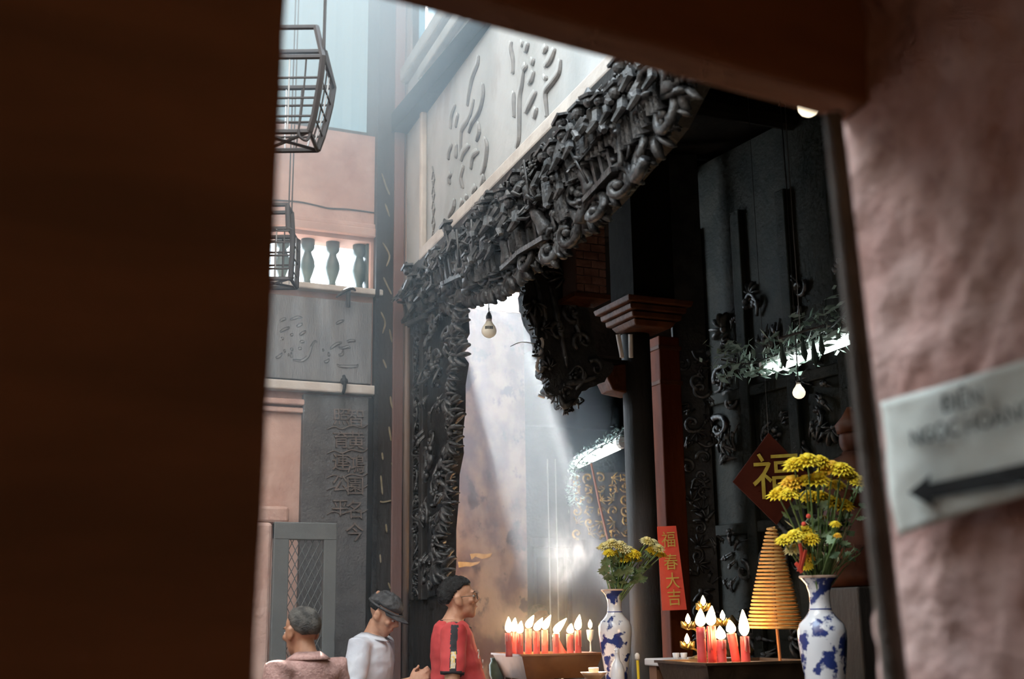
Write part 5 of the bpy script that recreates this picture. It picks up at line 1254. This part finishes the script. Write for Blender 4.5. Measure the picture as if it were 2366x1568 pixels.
    for s in (-1, 1): mb.tube([L(s*.085, 0, .93), L(s*.095, .0, .70), L(s*.10, .01, .48), L(s*.10, -.02, .06)], [.105*k, .095*k, .080*k, .062*k], 14)
    tm = remesh(mb, 'trousers', .012, 3); tm.materials.append(trousers); to = bpy.data.objects.new('trousers', tm); COL.objects.link(to); setpar(to, e)
    for s in (-1, 1): MB().ell((0, 0, 0), (.050*k, .135*k, .040*k), 14, 8, W @ Matrix.Translation(V(s*.10*k, .05*k, .040*k))).build('shoe', BLACK, e, smooth=True)
    if hair: hair_shell(H, k, hairline, 'hair', hair, e, hair_thick, seed=loc[0])
    for s in (-1, 1):
        ey = MB().ell((s*.031*k, .083*k, .006*k), (.013*k, .009*k, .0065*k), 10, 8, H).build('eye', EYEW, e, smooth=True)
        MB().ell((s*.031*k, .0905*k, .006*k), (.006*k, .003*k, .006*k), 8, 6, H).build('iris', EYE, ey)
        MB().tube([H @ V(s*.015*k, .095*k, .026*k), H @ V(s*.034*k, .094*k, .031*k), H @ V(s*.052*k, .082*k, .025*k)], [.002*k, .004*k, .002*k], 6).build('eyebrow', hair or HAIRB, e)
    MB().tube([H @ V(-.020*k, .090*k, -.056*k), H @ V(0, .0985*k, -.055*k), H @ V(.020*k, .090*k, -.056*k)], [.002*k, .0045*k, .002*k], 6).build('lips', LIP, e)
    return dict(e=e, W=W, L=L, H=H, k=k, A=A, shirt=so, sw=sw)
def collar(P, m, h=.035, open_=.0, name='collar', flare=.02, parent=None):
    L = P['L']; mb = MB(); n = 28; vv = []; ff = []
    for lay in (0, 1):
        for i in range(n+1):
            a = -pi/2+open_+ (2*pi-2*open_)*i/n; a = a+pi     # gap at the front
            for z, r in ((1.468, .078), (1.468+h, .066), (1.468+h*.2, .066+flare+.02)):
                rr_ = r-(.004 if lay else 0); vv.append(L(rr_*cos(a), -.012+rr_*.98*sin(a)+(.03*sin(a) if sin(a) > 0 else 0), z-(.03 if sin(a) > 0 else 0)*sin(a)))
    m_ = 3*(n+1)
    for i in range(n):
        a = 3*i; ff += [(a, a+3, a+4, a+1), (a+1, a+4, a+5, a+2)]
    mb.add(vv[:m_], ff); o = mb.build(name, m, parent or P['e'], smooth=True); sm = o.modifiers.new('t', 'SOLIDIFY'); sm.thickness = .004; return o
def heading_of(v): return atan2(-v.x, v.y)
fl = V(sin(YAW), cos(YAW), 0)
JEANS = mat('dark_trousers', (.02, .022, .03), .8, (.03, .032, .04), 20)
# 1: man in the red polo shirt, profile to the right
RED = mat('red_polo', (.55, .045, .05), .75, (.62, .07, .07), 4, .3, 9); BLK = mat('black_piping', (.025, .025, .03), .7)
D1 = 7.05; hd = r0*.98+fl*.12; ztop = at(1068, 1330, D1).z; f0 = at(1062, 1400, D1)
P1 = person(DZ(f0, 0)-hd.normalized()*.035, heading_of(hd), (ztop-.0)*1.72/1.735, 'man in a red polo shirt with black trim and glasses, standing in profile', SKIN, head_rot=(.12, 0, 0),
    arms={(1, 'el'): (.235, -.03, 1.10), (1, 'wr'): (.22, .16, .98), (-1, 'el'): (-.235, -.0, 1.10), (-1, 'wr'): (-.18, .20, 1.02)}, shirt=RED, trousers=JEANS, sleeve=.72, hair=HAIRB, belly=.035, k_sh=1.05, hair_thick=.012,
    hairline=lambda d: d.z > (.44 if d.y > .55 else (.44-.65*(.55-d.y) if d.y > .05 else (.12-1.35*(.05-d.y) if d.y > -.50 else -.62))) or (d.y > .25 and d.z > .30 and abs(d.x) > .75 and d.y < .35))
me = P1['shirt'].data; me.materials.append(BLK); me.materials.append(mat('pale_patch', (.75, .70, .62), .7, (.80, .55, .12), 60))
Wi = P1['W'].inverted(); k = P1['k']; shz = 1.43*k
for p in me.polygons:
    q = Wi @ p.center; sh, el, wr = P1['A'][1 if q.x > 0 else -1]; end = sh.lerp(el, .72); ax = (end-sh)*k; t = ((q-sh*k).dot(ax))/ax.length_squared; nq = Wi.to_3x3() @ p.normal
    yc = q.y-((sh.y+(end.y-sh.y)*t)*k)
    if abs(q.x) > .175*k and t > .93: p.material_index = 1
    elif abs(yc+.004) < .019 and (t > -.1 and nq.x*(1 if q.x > 0 else -1) > .3 or (nq.z > .6 and abs(q.x) > .07*k)):
        p.material_index = 1
        if t > .50 and t < .88 and abs(yc+.004) < .014: p.material_index = 2
cbl = collar(P1, BLK, .022, .0, 'collar', .004)
bv = BVHTree.FromPolygons([P1['shirt'].matrix_basis @ v_.co for v_ in me.vertices], [tuple(p.vertices) for p in me.polygons])
for ch, (x, y) in (('2', (1104, 1512)), ('5', (1114, 1535))):
    h_ = bv.ray_cast(CAM, ray(x, y).normalized())
    if h_[0] is not None:
        tm_ = text_mesh(ch, .075, .002, 'chest_number'); tm_.materials.append(mat('white_print', (.75, .70, .68), .7))
        inst('chest_number', tm_, P1['e'], basis(h_[0]+h_[1]*.004, Z_.cross(h_[1]), Z_))
GF = mat('glasses_frame', (.05, .045, .04), .3); gl_ = empty('glasses', P1['H'] @ V(0, .10, 0), label='thin-rimmed glasses on the man in the red polo shirt', cat='glasses')
H = P1['H']; kk = k
for s in (-1, 1):
    c = V(s*.033, .108, .002); ring = [H @ ((c+V(.024*cos(a), -.008*abs(cos(a)) if cos(a)*s > 0 else 0, .018*sin(a)))*kk) for a in [2*pi*i/20 for i in range(21)]]
    MB().tube(ring, .0018, 6).build('rim', GF, gl_); MB().tube([H @ (V(s*.057, .098, .006)*kk), H @ (V(s*.080, .03, .010)*kk), H @ (V(s*.088, -.02, .006)*kk)], .0016, 6).build('temple', GF, gl_)
MB().tube([H @ (V(-.009, .109, .006)*kk), H @ (V(.009, .109, .006)*kk)], .0016, 6).build('bridge', GF, gl_)

# 2: person with a dark cap and pale shirt, head bowed, hands together
PALESH = mat('pale_blue_shirt', (.62, .66, .74), .8, (.70, .74, .80), 5, .35, 14)
D2 = 7.2; hd2 = r0*.93-fl*.28; f2 = at(852, 1480, D2)
P2 = person(DZ(f2, 0), heading_of(hd2), 1.645, 'person in a dark cap and pale blue shirt bowing the head over joined hands', SKIN, head_rot=(-.52, 0, 0), lean=.06, head_off=(0, .03),
    arms={(-1, 'el'): (-.26, -.02, 1.13), (-1, 'wr'): (-.06, .29, 1.22), (-1, 'hand'): {'dir': (.25, .8, .45), 'thumb': (.3, -.2, 1), 'palm': (1, 0, 0), 'curl': .9},
          (1, 'el'): (.26, .0, 1.13), (1, 'wr'): (.05, .28, 1.21), (1, 'hand'): {'dir': (-.2, .85, .40), 'thumb': (-.3, -.2, 1), 'palm': (-1, 0, 0), 'curl': .9}}, shirt=PALESH, trousers=JEANS, sleeve=.9, hair=HAIRB,
    hairline=lambda d: d.z > -.30 and d.y < -.15)
H = P2['H']; k = P2['k']; CAPM = mat('dark_cap_cloth', (.025, .025, .028), .7, (.06, .06, .062), 18, .4, 40)
cp_ = empty('cap', H @ V(0, 0, .1), label='dark cap with a stubby peak on the bowing person', cat='cap')
def cap_ok(d): return d.z > (.18 if d.y > 0 else .18-.25*abs(d.y))
hair_shell(H @ Matrix.Translation((0, 0, .004)), k*1.05, cap_ok, 'crown', CAPM, cp_, .012, 3)
mb = MB(); vv = []; ff = []; n = 18
for i in range(n+1):
    a = radians(18)+radians(144)*i/n
    b_ = V(.086*cos(a), .104*sin(a)-.012, .050); t_ = V(.088*cos(a), .104*sin(a)+.062*sin(a)**1.3, .034-.006*abs(cos(a)))
    vv += [H @ (b_*k), H @ (t_*k), H @ ((t_-V(0, .002, .006))*k), H @ ((b_-V(0, 0, .007))*k)]
for i in range(n):
    a = 4*i
    for q in range(4): ff.append((a+q, a+4+q, a+4+(q+1) % 4, a+(q+1) % 4))
ff += [(0, 1, 2, 3), (4*n+3, 4*n+2, 4*n+1, 4*n)]; mb.add(vv, ff); mb.build('peak', CAPM, cp_, smooth=False)
MB().tube([H @ (V(.09*cos(a), .112*sin(a)-.012, .046)*k) for a in [2*pi*i/28 for i in range(29)]], .008, 6, flat=1.6).build('band', CAPM, cp_, smooth=True)
MB().ell((.03*k, -.09*k, .105*k), (.024*k, .012*k, .014*k), 10, 8, H).build('opening_patch', SKIN, cp_, smooth=True)
collar(P2, PALESH, .035, .35, 'collar', .03)

# 3: older man in front, seen from behind, face turned left
ROSE = mat('rose_brown_shirt', (.36, .20, .17), .85, (.44, .26, .22), 60, .4, 120)
D3 = 5.45; hd3 = -r0*.80+fl*.62; f3 = at(712, 1480, D3); zt3 = at(690, 1398, D3).z
P3 = person(DZ(f3, 0)-fl*.0, heading_of(hd3), zt3*1.72/1.735, 'older man with cropped grey hair and rose-brown shirt seen from behind, face turned left', SKIN2, head_rot=(-.10, 0, -.10), lean=.03, shirt=ROSE, trousers=JEANS, sleeve=.8, hair=HAIRG, hair_thick=.005,
    hairline=lambda d: d.z > (.62 if d.y > .5 else (.62-1.0*(.5-d.y) if d.y > .05 else (.02-1.2*(.05-d.y) if d.y > -.5 else -.64))))
collar(P3, ROSE, .045, .25, 'collar', .030)

# 4: distant worshipper behind the left candles
D4 = 10.8; f4 = at(1240, 1410, D4); zt4 = at(1240, 1397, D4).z; hd4 = r0*.8-fl*.5
P4 = person(DZ(f4, 0), heading_of(hd4), zt4*1.72/1.735, 'distant grey-haired worshipper half hidden behind the left candle flames', SKIN, shirt=mat('dim_shirt', (.25, .22, .2), .8), trousers=JEANS, sleeve=.8, hair=HAIRG, hair_thick=.012,
    hairline=lambda d: d.z > (.45 if d.y > .4 else (.45-1.0*(.4-d.y) if d.y > -.4 else -.45)))
